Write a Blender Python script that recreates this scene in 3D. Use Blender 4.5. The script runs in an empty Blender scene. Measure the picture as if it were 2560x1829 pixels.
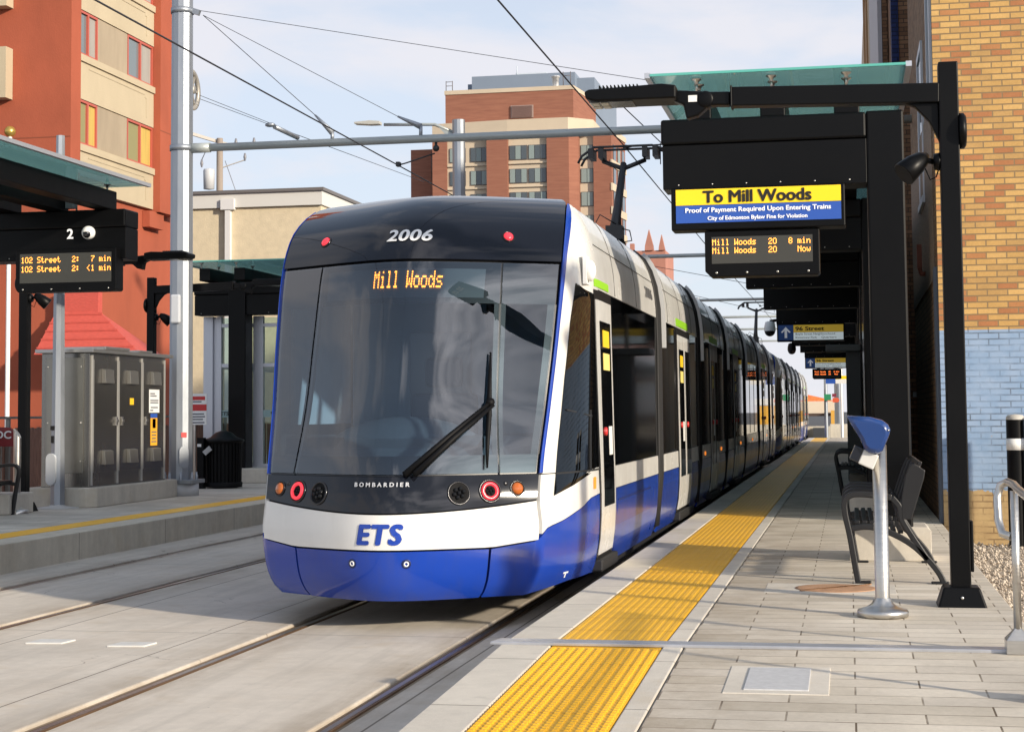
import bpy, math, random
from mathutils import Vector, Matrix
random.seed(7)
scene = bpy.context.scene
COL = scene.collection

# ---------------------------------------------------------------- camera
cam_d = bpy.data.cameras.new('camera'); cam = bpy.data.objects.new('camera', cam_d); COL.objects.link(cam)
cam.matrix_world = Matrix(((0.981184, 0.021544, 0.191867, 0), (0.192864, -0.063144, -0.979192, 0),
                           (-0.00898, 0.997772, -0.066111, 1.574), (0, 0, 0, 1)))
cam_d.sensor_width = 36; cam_d.lens = 36 * 4280 / 2560; cam_d.shift_x = 0; cam_d.shift_y = -(914.5 - 750) / 2560
cam_d.clip_start = 0.1; cam_d.clip_end = 3000
scene.camera = cam

# ---------------------------------------------------------------- world, sun, exposure
SUN_DIR = Vector((0.845, -0.535, 0)).normalized(); EL = math.radians(18.5)
SUN_VEC = Vector((SUN_DIR.x * math.cos(EL), SUN_DIR.y * math.cos(EL), math.sin(EL)))
world = bpy.data.worlds.new('World'); scene.world = world; world.use_nodes = True
wn, wl = world.node_tree.nodes, world.node_tree.links; wn.clear()
w_out = wn.new('ShaderNodeOutputWorld'); w_bg = wn.new('ShaderNodeBackground')
sky = wn.new('ShaderNodeTexSky'); sky.sky_type = 'NISHITA'; sky.sun_disc = False
sky.sun_elevation = EL; sky.sun_rotation = math.atan2(SUN_DIR.x, SUN_DIR.y)
sky.air_density = 1.0; sky.dust_density = 0.6; sky.ozone_density = 1.6
tc = wn.new('ShaderNodeTexCoord'); sep = wn.new('ShaderNodeSeparateXYZ'); wl.new(tc.outputs['Generated'], sep.inputs[0])
def wmath(op, a, b=None):
    n = wn.new('ShaderNodeMath'); n.operation = op
    for i, v in enumerate((a, b)):
        if v is None: continue
        if isinstance(v, (int, float)): n.inputs[i].default_value = v
        else: wl.new(v, n.inputs[i])
    return n.outputs[0]
mr = wn.new('ShaderNodeMapRange'); mr.inputs[1].default_value = .20; mr.inputs[2].default_value = .62; wl.new(sep.outputs[2], mr.inputs[0]); mr_out = mr.outputs[0]
zz = wmath('ADD', wmath('MAXIMUM', sep.outputs[2], 0.0), 0.22)
cmb = wn.new('ShaderNodeCombineXYZ'); wl.new(wmath('DIVIDE', sep.outputs[0], zz), cmb.inputs[0]); wl.new(wmath('DIVIDE', sep.outputs[1], zz), cmb.inputs[1])
cn = wn.new('ShaderNodeTexNoise'); cn.inputs['Scale'].default_value = 1.7; cn.inputs['Detail'].default_value = 7; cn.inputs['Roughness'].default_value = 0.55
cn.inputs['Distortion'].default_value = 0.35
wl.new(cmb.outputs[0], cn.inputs['Vector'])
cr = wn.new('ShaderNodeValToRGB'); cr.color_ramp.elements[0].position = 0.44; cr.color_ramp.elements[1].position = 0.58
wl.new(wmath('SUBTRACT', cn.outputs['Fac'], wmath('MULTIPLY', mr_out, 0.055)), cr.inputs[0])
mixc = wn.new('ShaderNodeMix'); mixc.data_type = 'RGBA'
hz = wmath('MULTIPLY', cr.outputs[0], 0.85)
wl.new(hz, mixc.inputs[0]); 
blu = wn.new('ShaderNodeMix'); blu.data_type = 'RGBA'; blu.inputs[0].default_value = 0.8
deep = wn.new('ShaderNodeMix'); deep.data_type = 'RGBA'; deep.inputs[6].default_value = (4.75, 5.15, 5.95, 1); deep.inputs[7].default_value = (2.1, 2.6, 3.5, 1)
wl.new(mr.outputs[0], deep.inputs[0])
wl.new(sky.outputs[0], blu.inputs[6]); wl.new(deep.outputs[2], blu.inputs[7])
wl.new(blu.outputs[2], mixc.inputs[6]); dp = wn.new('ShaderNodeVectorMath'); dp.operation = 'DOT_PRODUCT'; wl.new(tc.outputs['Generated'], dp.inputs[0]); dp.inputs[1].default_value = SUN_VEC
glow = wmath('ADD', wmath('MULTIPLY', wmath('POWER', wmath('MAXIMUM', dp.outputs['Value'], 0.0), 2.0), 2.0), 1.0)      # clouds scatter forward: brighter towards the sun
cc = wn.new('ShaderNodeVectorMath'); cc.operation = 'SCALE'; cc.inputs[0].default_value = (5.35, 5.3, 5.65); wl.new(glow, cc.inputs['Scale']); wl.new(cc.outputs[0], mixc.inputs[7])
wl.new(mixc.outputs[2], w_bg.inputs[0]); w_bg.inputs[1].default_value = 0.10
wl.new(w_bg.outputs[0], w_out.inputs[0])

sun_d = bpy.data.lights.new('sun', 'SUN'); sun = bpy.data.objects.new('sun', sun_d); COL.objects.link(sun)
sun_d.energy = 3.45; sun_d.angle = math.radians(2.0); sun_d.color = (1.0, 0.88, 0.71)
sun.rotation_euler = SUN_VEC.to_track_quat('Z', 'Y').to_euler()
scene.view_settings.view_transform = 'Standard'; scene.view_settings.look = 'None'
scene.view_settings.exposure = 0.68; scene.view_settings.gamma = 1
scene.cycles.max_bounces = 8; scene.cycles.transparent_max_bounces = 12

# ---------------------------------------------------------------- helpers
ORG = {}
class MB:
    def __init__(s): s.v = []; s.f = []; s.sm = []
    def add(s, vs, fs, smooth=False):
        b = len(s.v); s.v += [tuple(p) for p in vs]; s.f += [tuple(i + b for i in f) for f in fs]; s.sm += [smooth] * len(fs); return s
    def box(s, x0, x1, y0, y1, z0, z1):
        return s.add([(x0,y0,z0),(x1,y0,z0),(x1,y1,z0),(x0,y1,z0),(x0,y0,z1),(x1,y0,z1),(x1,y1,z1),(x0,y1,z1)],
              [(0,3,2,1),(4,5,6,7),(0,1,5,4),(1,2,6,5),(2,3,7,6),(3,0,4,7)])
    def bar(s, p0, p1, w, h, up=(0,0,1)):
        p0, p1 = Vector(p0), Vector(p1); d = (p1 - p0).normalized(); u = Vector(up)
        sd = d.cross(u).normalized() * (w / 2); uu = sd.cross(d).normalized() * (h / 2)
        vs = [p + a * sd + b * uu for p in (p0, p1) for a, b in ((-1,-1),(1,-1),(1,1),(-1,1))]
        return s.add(vs, [(0,1,2,3),(7,6,5,4),(0,4,5,1),(1,5,6,2),(2,6,7,3),(3,7,4,0)])
    def tube(s, pts, r, n=8, caps=True):
        pts = [Vector(p) for p in pts]; rs = r if isinstance(r, (list, tuple)) else [r] * len(pts); vs = []; fs = []; ref = None
        for i, p in enumerate(pts):
            d = ((pts[i+1] - p) if i < len(pts) - 1 else (p - pts[i-1])).normalized()
            if 0 < i < len(pts) - 1: d = ((pts[i+1] - p).normalized() + (p - pts[i-1]).normalized()).normalized()
            if ref is None: ref = Vector((0,0,1)) if abs(d.z) < .9 else Vector((1,0,0))
            a = d.cross(ref).normalized(); b = a.cross(d).normalized(); ref = b
            vs += [p + (a * math.cos(2*math.pi*k/n) + b * math.sin(2*math.pi*k/n)) * rs[i] for k in range(n)]
        for i in range(len(pts) - 1):
            fs += [(i*n+k, i*n+(k+1)%n, (i+1)*n+(k+1)%n, (i+1)*n+k) for k in range(n)]
        s.add(vs, fs, True)
        if caps:
            b = len(s.v) - len(vs); s.f += [tuple(b + k for k in range(n))[::-1], tuple(b + len(vs) - n + k for k in range(n))]; s.sm += [False, False]
        return s
    def lathe(s, c, prof, n=24, axis='z', arc=1.0):
        vs = []; fs = []
        for r, z in prof:
            for k in range(n):
                a = 2 * math.pi * k / n * arc; x, y = r * math.cos(a), r * math.sin(a)
                vs.append({'z': (c[0]+x, c[1]+y, c[2]+z), 'y': (c[0]+x, c[1]+z, c[2]+y), 'x': (c[0]+z, c[1]+x, c[2]+y)}[axis])
        for i in range(len(prof) - 1):
            fs += [(i*n+k, i*n+(k+1)%n, (i+1)*n+(k+1)%n, (i+1)*n+k) for k in range(n)]
        return s.add(vs, fs, True)
    def prism(s, poly, axis, a0, a1):
        n = len(poly); mk = {'x': lambda p, a: (a, p[0], p[1]), 'y': lambda p, a: (p[0], a, p[1]), 'z': lambda p, a: (p[0], p[1], a)}[axis]
        vs = [mk(p, a0) for p in poly] + [mk(p, a1) for p in poly]
        return s.add(vs, [tuple(range(n)), tuple(range(2*n-1, n-1, -1))] + [(i, n+i, n+(i+1)%n, (i+1)%n) for i in range(n)])
    def sphere(s, c, r, n=16, m=10, z0=-1, z1=1, sc=(1,1,1)):
        vs = []; fs = []; t0, t1 = math.asin(z0), math.asin(z1)
        for j in range(m + 1):
            t = t0 + (t1 - t0) * j / m
            vs += [(c[0]+sc[0]*r*math.cos(t)*math.cos(2*math.pi*k/n), c[1]+sc[1]*r*math.cos(t)*math.sin(2*math.pi*k/n), c[2]+sc[2]*r*math.sin(t)) for k in range(n)]
        for j in range(m): fs += [(j*n+k, j*n+(k+1)%n, (j+1)*n+(k+1)%n, (j+1)*n+k) for k in range(n)]
        return s.add(vs, fs, True)
    def quad(s, a, b, c, d): return s.add([a, b, c, d], [(0,1,2,3)])
    def build(s, name, mat, parent=None, bevel=0, seg=2):
        me = bpy.data.meshes.new(name); o = bpy.data.objects.new(name, me)
        org = ORG.get(parent.name, Vector((0,0,0))) if parent else Vector((0,0,0))
        me.from_pydata([tuple(Vector(p) - org) for p in s.v], [], s.f); me.update()
        me.polygons.foreach_set('use_smooth', s.sm)
        if mat: me.materials.append(mat)
        COL.objects.link(o)
        if parent: o.parent = parent; ORG[o.name] = org
        if bevel:
            m = o.modifiers.new('bevel', 'BEVEL'); m.width = bevel; m.segments = seg; m.limit_method = 'ANGLE'; m.angle_limit = math.radians(40); m.harden_normals = False
        return o
def tag(o, label=None, cat=None, group=None, kind=None):
    if label: o['label'] = label
    if cat: o['category'] = cat
    if group: o['group'] = group
    if kind: o['kind'] = kind
    return o
def thing(name, loc, label, cat, group=None):
    o = bpy.data.objects.new(name, None); o.empty_display_size = .2; COL.objects.link(o); o.location = loc
    ORG[o.name] = Vector(loc); return tag(o, label, cat, group)
def copy_tree(o, parent=None):
    c = o.copy(); COL.objects.link(c)
    if parent: c.parent = parent
    for ch in [x for x in o.children]: copy_tree(ch, c)
    return c
def dup(root, loc, label, group=None):
    c = copy_tree(root); c.location = loc; c['label'] = label
    if group: c['group'] = group
    return c
def flat(name, mb, mat, label, cat, group=None, bevel=0):
    return tag(mb.build(name, mat, None, bevel), label, cat, group)
def struct(name, mb, mat, bevel=0):
    return tag(mb.build(name, mat, None, bevel), None, None, None, 'structure')
_dg = None
def text_mesh(s, bold=0.0, shear=0.0, spacing=1.0):
    cu = bpy.data.curves.new('lettering', 'FONT'); cu.body = s; cu.size = 1; cu.offset = bold; cu.shear = shear; cu.space_character = spacing
    cu.align_x = 'LEFT'; cu.resolution_u = 3
    ob = bpy.data.objects.new('lettering', cu); COL.objects.link(ob); bpy.context.view_layer.update()
    me = bpy.data.meshes.new_from_object(ob.evaluated_get(bpy.context.evaluated_depsgraph_get()))
    vs = [tuple(v.co) for v in me.vertices]; fs = [tuple(p.vertices) for p in me.polygons]
    bpy.data.objects.remove(ob); bpy.data.curves.remove(cu); bpy.data.meshes.remove(me)
    x0 = min(v[0] for v in vs); x1 = max(v[0] for v in vs)
    return [((v[0]-x0)/(x1-x0), v[1]/0.70) for v in vs], fs, (x1 - x0) / 0.70   # u 0..1, v in cap heights, aspect
def text(s, fn, mat, parent, name='lettering', bold=0.0, shear=0.0, spacing=1.0):
    """fn(u, v, d) -> world point, u 0..1 along the line, v in cap heights, d metres proud of the face; bold thickens the strokes"""
    vs, fs, asp = text_mesh(s, 0.0, shear, spacing); mb = MB(); lay = [(0, 0)]
    if bold: lay = [(0, 0), (bold, 0), (-bold, 0), (bold*.55, bold*.6), (-bold*.55, bold*.6), (bold*.55, -bold*.6), (-bold*.55, -bold*.6)]
    for k, (a, b) in enumerate(lay): mb.add([fn(u + a / asp, v + b, .0004 * k) for u, v in vs], fs)
    return mb.build(name, mat, parent)

# ---------------------------------------------------------------- materials
MATS = {}
def mat(name, col, rough=.5, metal=0., var=.0, vs=3., bump=0., bs=30., coat=0., emit=0., spec=.5, rvar=0., stretch=None, ecol=None):
    if name in MATS: return MATS[name]
    m = bpy.data.materials.new(name); m.use_nodes = True; nt = m.node_tree; b = nt.nodes['Principled BSDF']; N, L = nt.nodes, nt.links
    b.inputs['Base Color'].default_value = (*col, 1); b.inputs['Roughness'].default_value = rough; b.inputs['Metallic'].default_value = metal
    b.inputs['Specular IOR Level'].default_value = spec
    if coat: b.inputs['Coat Weight'].default_value = coat; b.inputs['Coat Roughness'].default_value = .03
    if emit: b.inputs['Emission Color'].default_value = (*(ecol or col), 1); b.inputs['Emission Strength'].default_value = emit
    if var or bump or rvar:
        g = N.new('ShaderNodeNewGeometry'); src = g.outputs['Position']
        if stretch:
            mp = N.new('ShaderNodeMapping'); mp.inputs['Scale'].default_value = stretch; L.new(src, mp.inputs[0]); src = mp.outputs[0]
        n = N.new('ShaderNodeTexNoise'); n.inputs['Scale'].default_value = vs; n.inputs['Detail'].default_value = 8; n.inputs['Roughness'].default_value = .62; L.new(src, n.inputs['Vector'])
        if var:
            r = N.new('ShaderNodeMapRange'); r.inputs[1].default_value = .3; r.inputs[2].default_value = .7; r.inputs[3].default_value = 1 - var; r.inputs[4].default_value = 1 + var
            L.new(n.outputs['Fac'], r.inputs[0])
            mx = N.new('ShaderNodeVectorMath'); mx.operation = 'SCALE'; mx.inputs[0].default_value = col; L.new(r.outputs[0], mx.inputs['Scale']); L.new(mx.outputs[0], b.inputs['Base Color'])
        if rvar:
            r = N.new('ShaderNodeMapRange'); r.inputs[1].default_value = .3; r.inputs[2].default_value = .7; r.inputs[3].default_value = max(rough - rvar, .02); r.inputs[4].default_value = rough + rvar
            L.new(n.outputs['Fac'], r.inputs[0]); L.new(r.outputs[0], b.inputs['Roughness'])
        if bump:
            n2 = N.new('ShaderNodeTexNoise'); n2.inputs['Scale'].default_value = bs; n2.inputs['Detail'].default_value = 6; L.new(src, n2.inputs['Vector'])
            bp = N.new('ShaderNodeBump'); bp.inputs['Strength'].default_value = bump; bp.inputs['Distance'].default_value = .02; L.new(n2.outputs['Fac'], bp.inputs['Height']); L.new(bp.outputs[0], b.inputs['Normal'])
    MATS[name] = m; return m
def grime(m, col, amount, zs=(1, 1, .22), sc=3.):
    N, L = m.node_tree.nodes, m.node_tree.links; b = N['Principled BSDF']; g = NG(N, L); P = N.new('ShaderNodeNewGeometry').outputs['Position']
    mp = N.new('ShaderNodeMapping'); mp.inputs['Scale'].default_value = zs; L.new(P, mp.inputs[0]); f = g.rng(g.noise(mp.outputs[0], sc, 8, .68), .46, .74, 0, amount)
    src = b.inputs['Base Color'].links[0].from_socket if b.inputs['Base Color'].links else tuple(b.inputs['Base Color'].default_value[:3])
    L.new(g.mix(f, src, col), b.inputs['Base Color']); return m
def nodes_of(name):
    m = bpy.data.materials.new(name); m.use_nodes = True; MATS[name] = m
    return m, m.node_tree.nodes, m.node_tree.links, m.node_tree.nodes['Principled BSDF']
class NG:   # tiny node helper
    def __init__(s, N, L): s.N, s.L = N, L
    def m(s, op, *a):
        n = s.N.new('ShaderNodeMath'); n.operation = op
        for i, v in enumerate(a):
            if isinstance(v, (int, float)): n.inputs[i].default_value = v
            else: s.L.new(v, n.inputs[i])
        return n.outputs[0]
    def mix(s, f, a, b, bt='MIX'):
        n = s.N.new('ShaderNodeMix'); n.data_type = 'RGBA'; n.blend_type = bt
        for i, v in ((0, f), (6, a), (7, b)):
            if isinstance(v, (int, float)): n.inputs[i].default_value = v
            elif isinstance(v, tuple): n.inputs[i].default_value = (*v, 1)
            else: s.L.new(v, n.inputs[i])
        return n.outputs[2]
    def noise(s, vec, sc, det=6, ro=.6):
        n = s.N.new('ShaderNodeTexNoise'); n.inputs['Scale'].default_value = sc; n.inputs['Detail'].default_value = det; n.inputs['Roughness'].default_value = ro
        s.L.new(vec, n.inputs['Vector']); return n.outputs['Fac']
    def rng(s, v, a, b, c, d):
        n = s.N.new('ShaderNodeMapRange'); s.L.new(v, n.inputs[0])
        for i, x in enumerate((a, b, c, d)): n.inputs[i+1].default_value = x
        return n.outputs[0]
    def pos(s):
        g = s.N.new('ShaderNodeNewGeometry'); sp = s.N.new('ShaderNodeSeparateXYZ'); s.L.new(g.outputs['Position'], sp.inputs[0]); return g.outputs['Position'], sp.outputs[0], sp.outputs[1], sp.outputs[2]
    def comb(s, x, y, z=0.):
        n = s.N.new('ShaderNodeCombineXYZ')
        for i, v in enumerate((x, y, z)):
            if isinstance(v, (int, float)): n.inputs[i].default_value = v
            else: s.L.new(v, n.inputs[i])
        return n.outputs[0]
    def brick(s, vec, w, h, mortar, offset=.5, smooth=.05):
        n = s.N.new('ShaderNodeTexBrick'); s.L.new(vec, n.inputs['Vector']); n.inputs['Scale'].default_value = 1
        n.inputs['Color1'].default_value = (0,0,0,1); n.inputs['Color2'].default_value = (1,1,1,1); n.inputs['Mortar'].default_value = (.5,.5,.5,1)
        n.inputs['Brick Width'].default_value = w; n.inputs['Row Height'].default_value = h; n.inputs['Mortar Size'].default_value = mortar; n.inputs['Mortar Smooth'].default_value = smooth
        n.offset = offset; return n.outputs['Color'], n.outputs['Fac']
    def bump(s, h, st, dist=.02):
        n = s.N.new('ShaderNodeBump'); n.inputs['Strength'].default_value = st; n.inputs['Distance'].default_value = dist; s.L.new(h, n.inputs['Height']); return n.outputs[0]
    def ramp(s, f, stops, const=False):
        n = s.N.new('ShaderNodeValToRGB'); cr = n.color_ramp
        if const: cr.interpolation = 'CONSTANT'
        while len(cr.elements) < len(stops): cr.elements.new(.5)
        for e, (p, c) in zip(cr.elements, stops): e.position = p; e.color = (*c, 1)
        s.L.new(f, n.inputs[0]); return n.outputs[0]

def concrete(name, col, joints_x=(), joints_y=(), streak=False, rust=0., grooves=()):
    m, N, L, b = nodes_of(name); g = NG(N, L); P, x, y, z = g.pos()
    n1 = g.noise(P, .7, 6, .6); n2 = g.noise(P, 9, 8, .7); n3 = g.noise(P, 140, 3, .6)
    f = g.m('ADD', g.m('MULTIPLY', g.rng(n1, .3, .7, -1, 1), .12), g.m('MULTIPLY', g.rng(n2, .3, .7, -1, 1), .07)); f = g.m('ADD', f, g.m('MULTIPLY', g.rng(n3, .3, .7, -1, 1), .05)); f = g.m('ADD', f, 1.)
    if streak:
        sv = g.comb(g.m('MULTIPLY', x, 3.), g.m('MULTIPLY', y, 3.), g.m('MULTIPLY', z, .25)); f = g.m('MULTIPLY', f, g.rng(g.noise(sv, 1.6, 7, .65), .35, .7, .88, 1.05))
    v = N.new('ShaderNodeVectorMath'); v.operation = 'SCALE'; v.inputs[0].default_value = col; L.new(f, v.inputs['Scale']); c = v.outputs[0]
    st = g.rng(g.noise(P, 2.3, 5, .55), .58, .74, 0, .5); c = g.mix(st, c, tuple(q * k for q, k in zip(col, (.86, .78, .66))))
    blot = g.rng(g.noise(P, 5.5, 3, .5), .70, .76, 0, .35); c = g.mix(blot, c, tuple(q * .72 for q in col))
    if rust: c = g.mix(g.rng(g.noise(P, 1.1, 6, .65), .5, .72, 0, rust), c, (.34, .23, .12))
    if grooves:
        dm = None
        for j in grooves: d = g.m('ABSOLUTE', g.m('SUBTRACT', x, j)); dm = d if dm is None else g.m('MINIMUM', dm, d)
        sy = g.comb(g.m('MULTIPLY', x, 5.), g.m('MULTIPLY', y, .8)); nz = g.rng(g.noise(sy, 1.4, 7, .65), .35, .68, .15, 1.)
        c = g.mix(g.m('MULTIPLY', g.rng(dm, .07, .42, .62, 0), nz), c, (.25, .185, .115))
        tr = g.comb(g.m('MULTIPLY', x, 4.), g.m('MULTIPLY', y, .25)); c = g.mix(g.rng(g.noise(tr, 1.7, 6, .6), .50, .72, 0, .42), c, tuple(q * .66 for q in col))
        vo = N.new('ShaderNodeTexVoronoi'); vo.feature = 'DISTANCE_TO_EDGE'; vo.inputs['Scale'].default_value = .33
        wp_ = N.new('ShaderNodeVectorMath'); wp_.operation = 'ADD'; nn = N.new('ShaderNodeTexNoise'); nn.inputs['Scale'].default_value = 1.3; nn.inputs['Detail'].default_value = 6; L.new(P, nn.inputs['Vector']); L.new(P, wp_.inputs[0]); L.new(nn.outputs['Color'], wp_.inputs[1]); L.new(wp_.outputs[0], vo.inputs['Vector'])
        c = g.mix(g.m('MULTIPLY', g.m('LESS_THAN', vo.outputs['Distance'], .0022), g.rng(n1, .45, .6, 0, .55)), c, (.14, .12, .10))
        oil = g.rng(g.noise(P, 17, 2, .5), .74, .78, 0, .55); c = g.mix(oil, c, (.10, .085, .07))
    jm = None
    for j in joints_x:
        d = g.m('LESS_THAN', g.m('ABSOLUTE', g.m('SUBTRACT', x, j)), .007); jm = d if jm is None else g.m('MAXIMUM', jm, d)
    for j in joints_y:
        d = g.m('LESS_THAN', g.m('ABSOLUTE', g.m('SUBTRACT', y, j)), .006); jm = d if jm is None else g.m('MAXIMUM', jm, d)
    if jm is not None: c = g.mix(g.m('MULTIPLY', jm, .75), c, (.10, .08, .06))
    L.new(c, b.inputs['Base Color']); b.inputs['Roughness'].default_value = .85; b.inputs['Specular IOR Level'].default_value = .25
    L.new(g.bump(g.m('ADD', n3, g.m('MULTIPLY', n2, 2.)), .12, .01), b.inputs['Normal']); return m

BLACK = mat('black powder coat', (.0022, .0023, .0027), .42, var=.12, vs=2, rvar=.06, spec=.17)
BLACK2 = mat('matte black', (.0025, .0025, .003), .6, spec=.2)
DARK = mat('dark void', (.004, .004, .005), .8)
RUBBER = mat('rubber', (.012, .012, .013), .65)
STEEL = mat('brushed stainless steel', (.58, .56, .52), .34, 1., var=.06, vs=8, rvar=.06, stretch=(1,1,12))
GALV = mat('galvanised steel', (.34, .37, .41), .45, .7, var=.16, vs=5, rvar=.08, stretch=(1,1,.22))
GALV2 = mat('grey painted pipe', (.40, .43, .42), .42, .3, var=.06)
ALU = mat('anodised aluminium', (.55, .57, .62), .4, .6)
WHITE = mat('white plastic', (.80, .80, .78), .4)
WHITEP = mat('white train paint', (.69, .685, .66), .25, coat=.3, var=.035, vs=1.3, rvar=.05)
BLUEP = mat('blue train paint', (.008, .046, .34), .2, spec=.4, coat=.35, var=.08, vs=1.1, rvar=.06, bump=.02, bs=2.5)
BGLASS = mat('black glazing', (.0025, .0028, .0035), .03, spec=.32)
BMASK = mat('gloss black mask', (.006, .007, .011), .05, spec=.45)
GREEN = mat('lime green decal', (.28, .60, .03), .4)
YELLOWS = mat('yellow sign face', (.90, .60, .012), .4, emit=.10)
BLUES = mat('blue sign face', (.022, .08, .36), .4, emit=.10)
INK = mat('dark sign ink', (.012, .010, .008), .5)
WINK = mat('white sign ink', (.86, .87, .90), .5, emit=.1)
LED = mat('amber led', (1., .34, .05), .5, emit=2.4)
LEDR = mat('orange led', (1., .20, .04), .5, emit=2.2)
LEDBG = mat('led matrix screen', (.055, .055, .05), .35, spec=.3)
RED = mat('red', (.55, .03, .03), .4)
ORANGE = mat('orange', (.80, .30, .03), .5)
CABLE = mat('bare copper wire', (.035, .035, .04), .5, .3)
def glass(name, tint, ior=1.5, rough=0., refl=1.0):
    m = bpy.data.materials.new(name); m.use_nodes = True; N, L = m.node_tree.nodes, m.node_tree.links; N.clear()
    o = N.new('ShaderNodeOutputMaterial'); mx = N.new('ShaderNodeMixShader'); t = N.new('ShaderNodeBsdfTransparent'); gl = N.new('ShaderNodeBsdfGlossy'); fr = N.new('ShaderNodeFresnel')
    t.inputs[0].default_value = (*tint, 1); gl.inputs['Roughness'].default_value = rough; gl.inputs[0].default_value = (refl, refl, refl, 1); fr.inputs[0].default_value = ior
    L.new(fr.outputs[0], mx.inputs[0]); L.new(t.outputs[0], mx.inputs[1]); L.new(gl.outputs[0], mx.inputs[2]); L.new(mx.outputs[0], o.inputs[0]); MATS[name] = m; return m
WGLASS = glass('tinted windscreen glass', (.60, .72, .80), 2.05)
def frosted(name, tint, col, f):
    m = glass(name, tint); N, L = m.node_tree.nodes, m.node_tree.links; mx0 = [n for n in N if n.type == 'MIX_SHADER'][0]; o = [n for n in N if n.type == 'OUTPUT_MATERIAL'][0]
    d = N.new('ShaderNodeBsdfDiffuse'); t = N.new('ShaderNodeBsdfTranslucent'); a = N.new('ShaderNodeMixShader'); b = N.new('ShaderNodeMixShader'); d.inputs[0].default_value = t.inputs[0].default_value = (*col, 1)
    a.inputs[0].default_value = .6; L.new(d.outputs[0], a.inputs[1]); L.new(t.outputs[0], a.inputs[2]); b.inputs[0].default_value = f; L.new(mx0.outputs[0], b.inputs[1]); L.new(a.outputs[0], b.inputs[2]); L.new(b.outputs[0], o.inputs[0]); return m
TGLASS = frosted('green canopy glass', (.70, .90, .88), (.55, .84, .80), .22)
CGLASS = glass('clear shelter glass', (.70, .80, .76), 1.5)

FONT = {'M':('10001','11011','10101','10001','10001','10001','10001'),'i':('00100','00000','01100','00100','00100','00100','01110'),'l':('01100','00100','00100','00100','00100','00100','01110'),
'W':('10001','10001','10001','10101','10101','11011','10001'),'o':('00000','00000','01110','10001','10001','10001','01110'),'d':('00001','00001','01101','10011','10001','10011','01101'),
's':('00000','00000','01111','10000','01110','00001','11110'),'2':('01110','10001','00001','00110','01000','10000','11111'),'0':('01110','10001','10001','10001','10001','10001','01110'),
'8':('01110','10001','10001','01110','10001','10001','01110'),'m':('00000','00000','11010','10101','10101','10101','10101'),'n':('00000','00000','10110','11001','10001','10001','10001'),
'N':('10001','11001','10101','10011','10001','10001','10001'),'w':('00000','00000','10001','10001','10101','10101','01010'),'1':('00100','01100','00100','00100','00100','00100','01110'),
'S':('01111','10000','10000','01110','00001','00001','11110'),'t':('01000','01000','11100','01000','01000','01001','00110'),'r':('00000','00000','10110','11001','10000','10000','10000'),
'e':('00000','00000','01110','10001','11111','10000','01110'),':':('00000','01100','01100','00000','01100','01100','00000'),'7':('11111','00001','00010','00100','01000','01000','01000'),
'<':('00010','00100','01000','10000','01000','00100','00010'),' ':('00000',)*7}
def led_dots(mb, s, fn, px=0., dot=.42):
    """fn(col, row) -> (centre, right vec per column, up vec per row)"""
    for ci, ch in enumerate(s):
        for r, row in enumerate(FONT[ch]):
            for c, bit in enumerate(row):
                if bit == '1':
                    p, ru, uu = fn(px + ci * 6 + c, 6 - r); a, b = ru * dot, uu * dot
                    mb.quad(p - a - b, p + a - b, p + a + b, p - a + b)
    return mb
grime(WHITEP, (.33, .29, .23), .20); grime(BLUEP, (.06, .065, .10), .35); grime(GALV, (.20, .17, .14), .25, sc=5.)

# ================================================================ the tram: one surface S(a, z); |a|<1 nose, 1..2 cab flank, >2 straight side
def pw(tab):
    xs=[t[0] for t in tab]; ys=[t[1] for t in tab]
    def f(x):
        if x<=xs[0]: return ys[0]
        if x>=xs[-1]: return ys[-1]
        i=0
        while x>xs[i+1]: i+=1
        def m(k):
            if k<=0 or k>=len(xs)-1:
                j=0 if k<=0 else len(xs)-2
                return (ys[j+1]-ys[j])/(xs[j+1]-xs[j])
            a=(ys[k]-ys[k-1])/(xs[k]-xs[k-1]); b=(ys[k+1]-ys[k])/(xs[k+1]-xs[k])
            return 0 if a*b<=0 else 2*a*b/(a+b)
        h=xs[i+1]-xs[i]; t=(x-xs[i])/h; a,b=m(i)*h,m(i+1)*h
        return (2*t**3-3*t*t+1)*ys[i]+(t**3-2*t*t+t)*a+(-2*t**3+3*t*t)*ys[i+1]+(t**3-t*t)*b
    return f
LEAN=pw([(.2,.16),(.3,.07),(.45,.015),(.62,0),(.9,.02),(1.13,.08),(1.63,.27),(2.2,.45),(2.75,.645),(3.0,.82),(3.15,1.02),(3.3,1.36),(3.38,1.75),(3.42,2.4)])
WP=pw([(.2,.90),(.28,.985),(.38,1.035),(.5,1.06),(.73,1.085),(.95,1.065),(1.13,1.068),(1.63,1.098),(2.2,1.135),(2.8,1.156),(3.0,1.15),(3.3,1.09),(3.38,1.0),(3.42,.9)])
HW=pw([(.2,1.20),(.33,1.262),(.6,1.31),(.9,1.325),(2.5,1.325),(2.7,1.318),(2.9,1.295),(3.1,1.24),(3.24,1.165),(3.33,1.06),(3.4,.82),(3.43,.42),(3.44,0)])
XC=-3.34;YS=14.0
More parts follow.
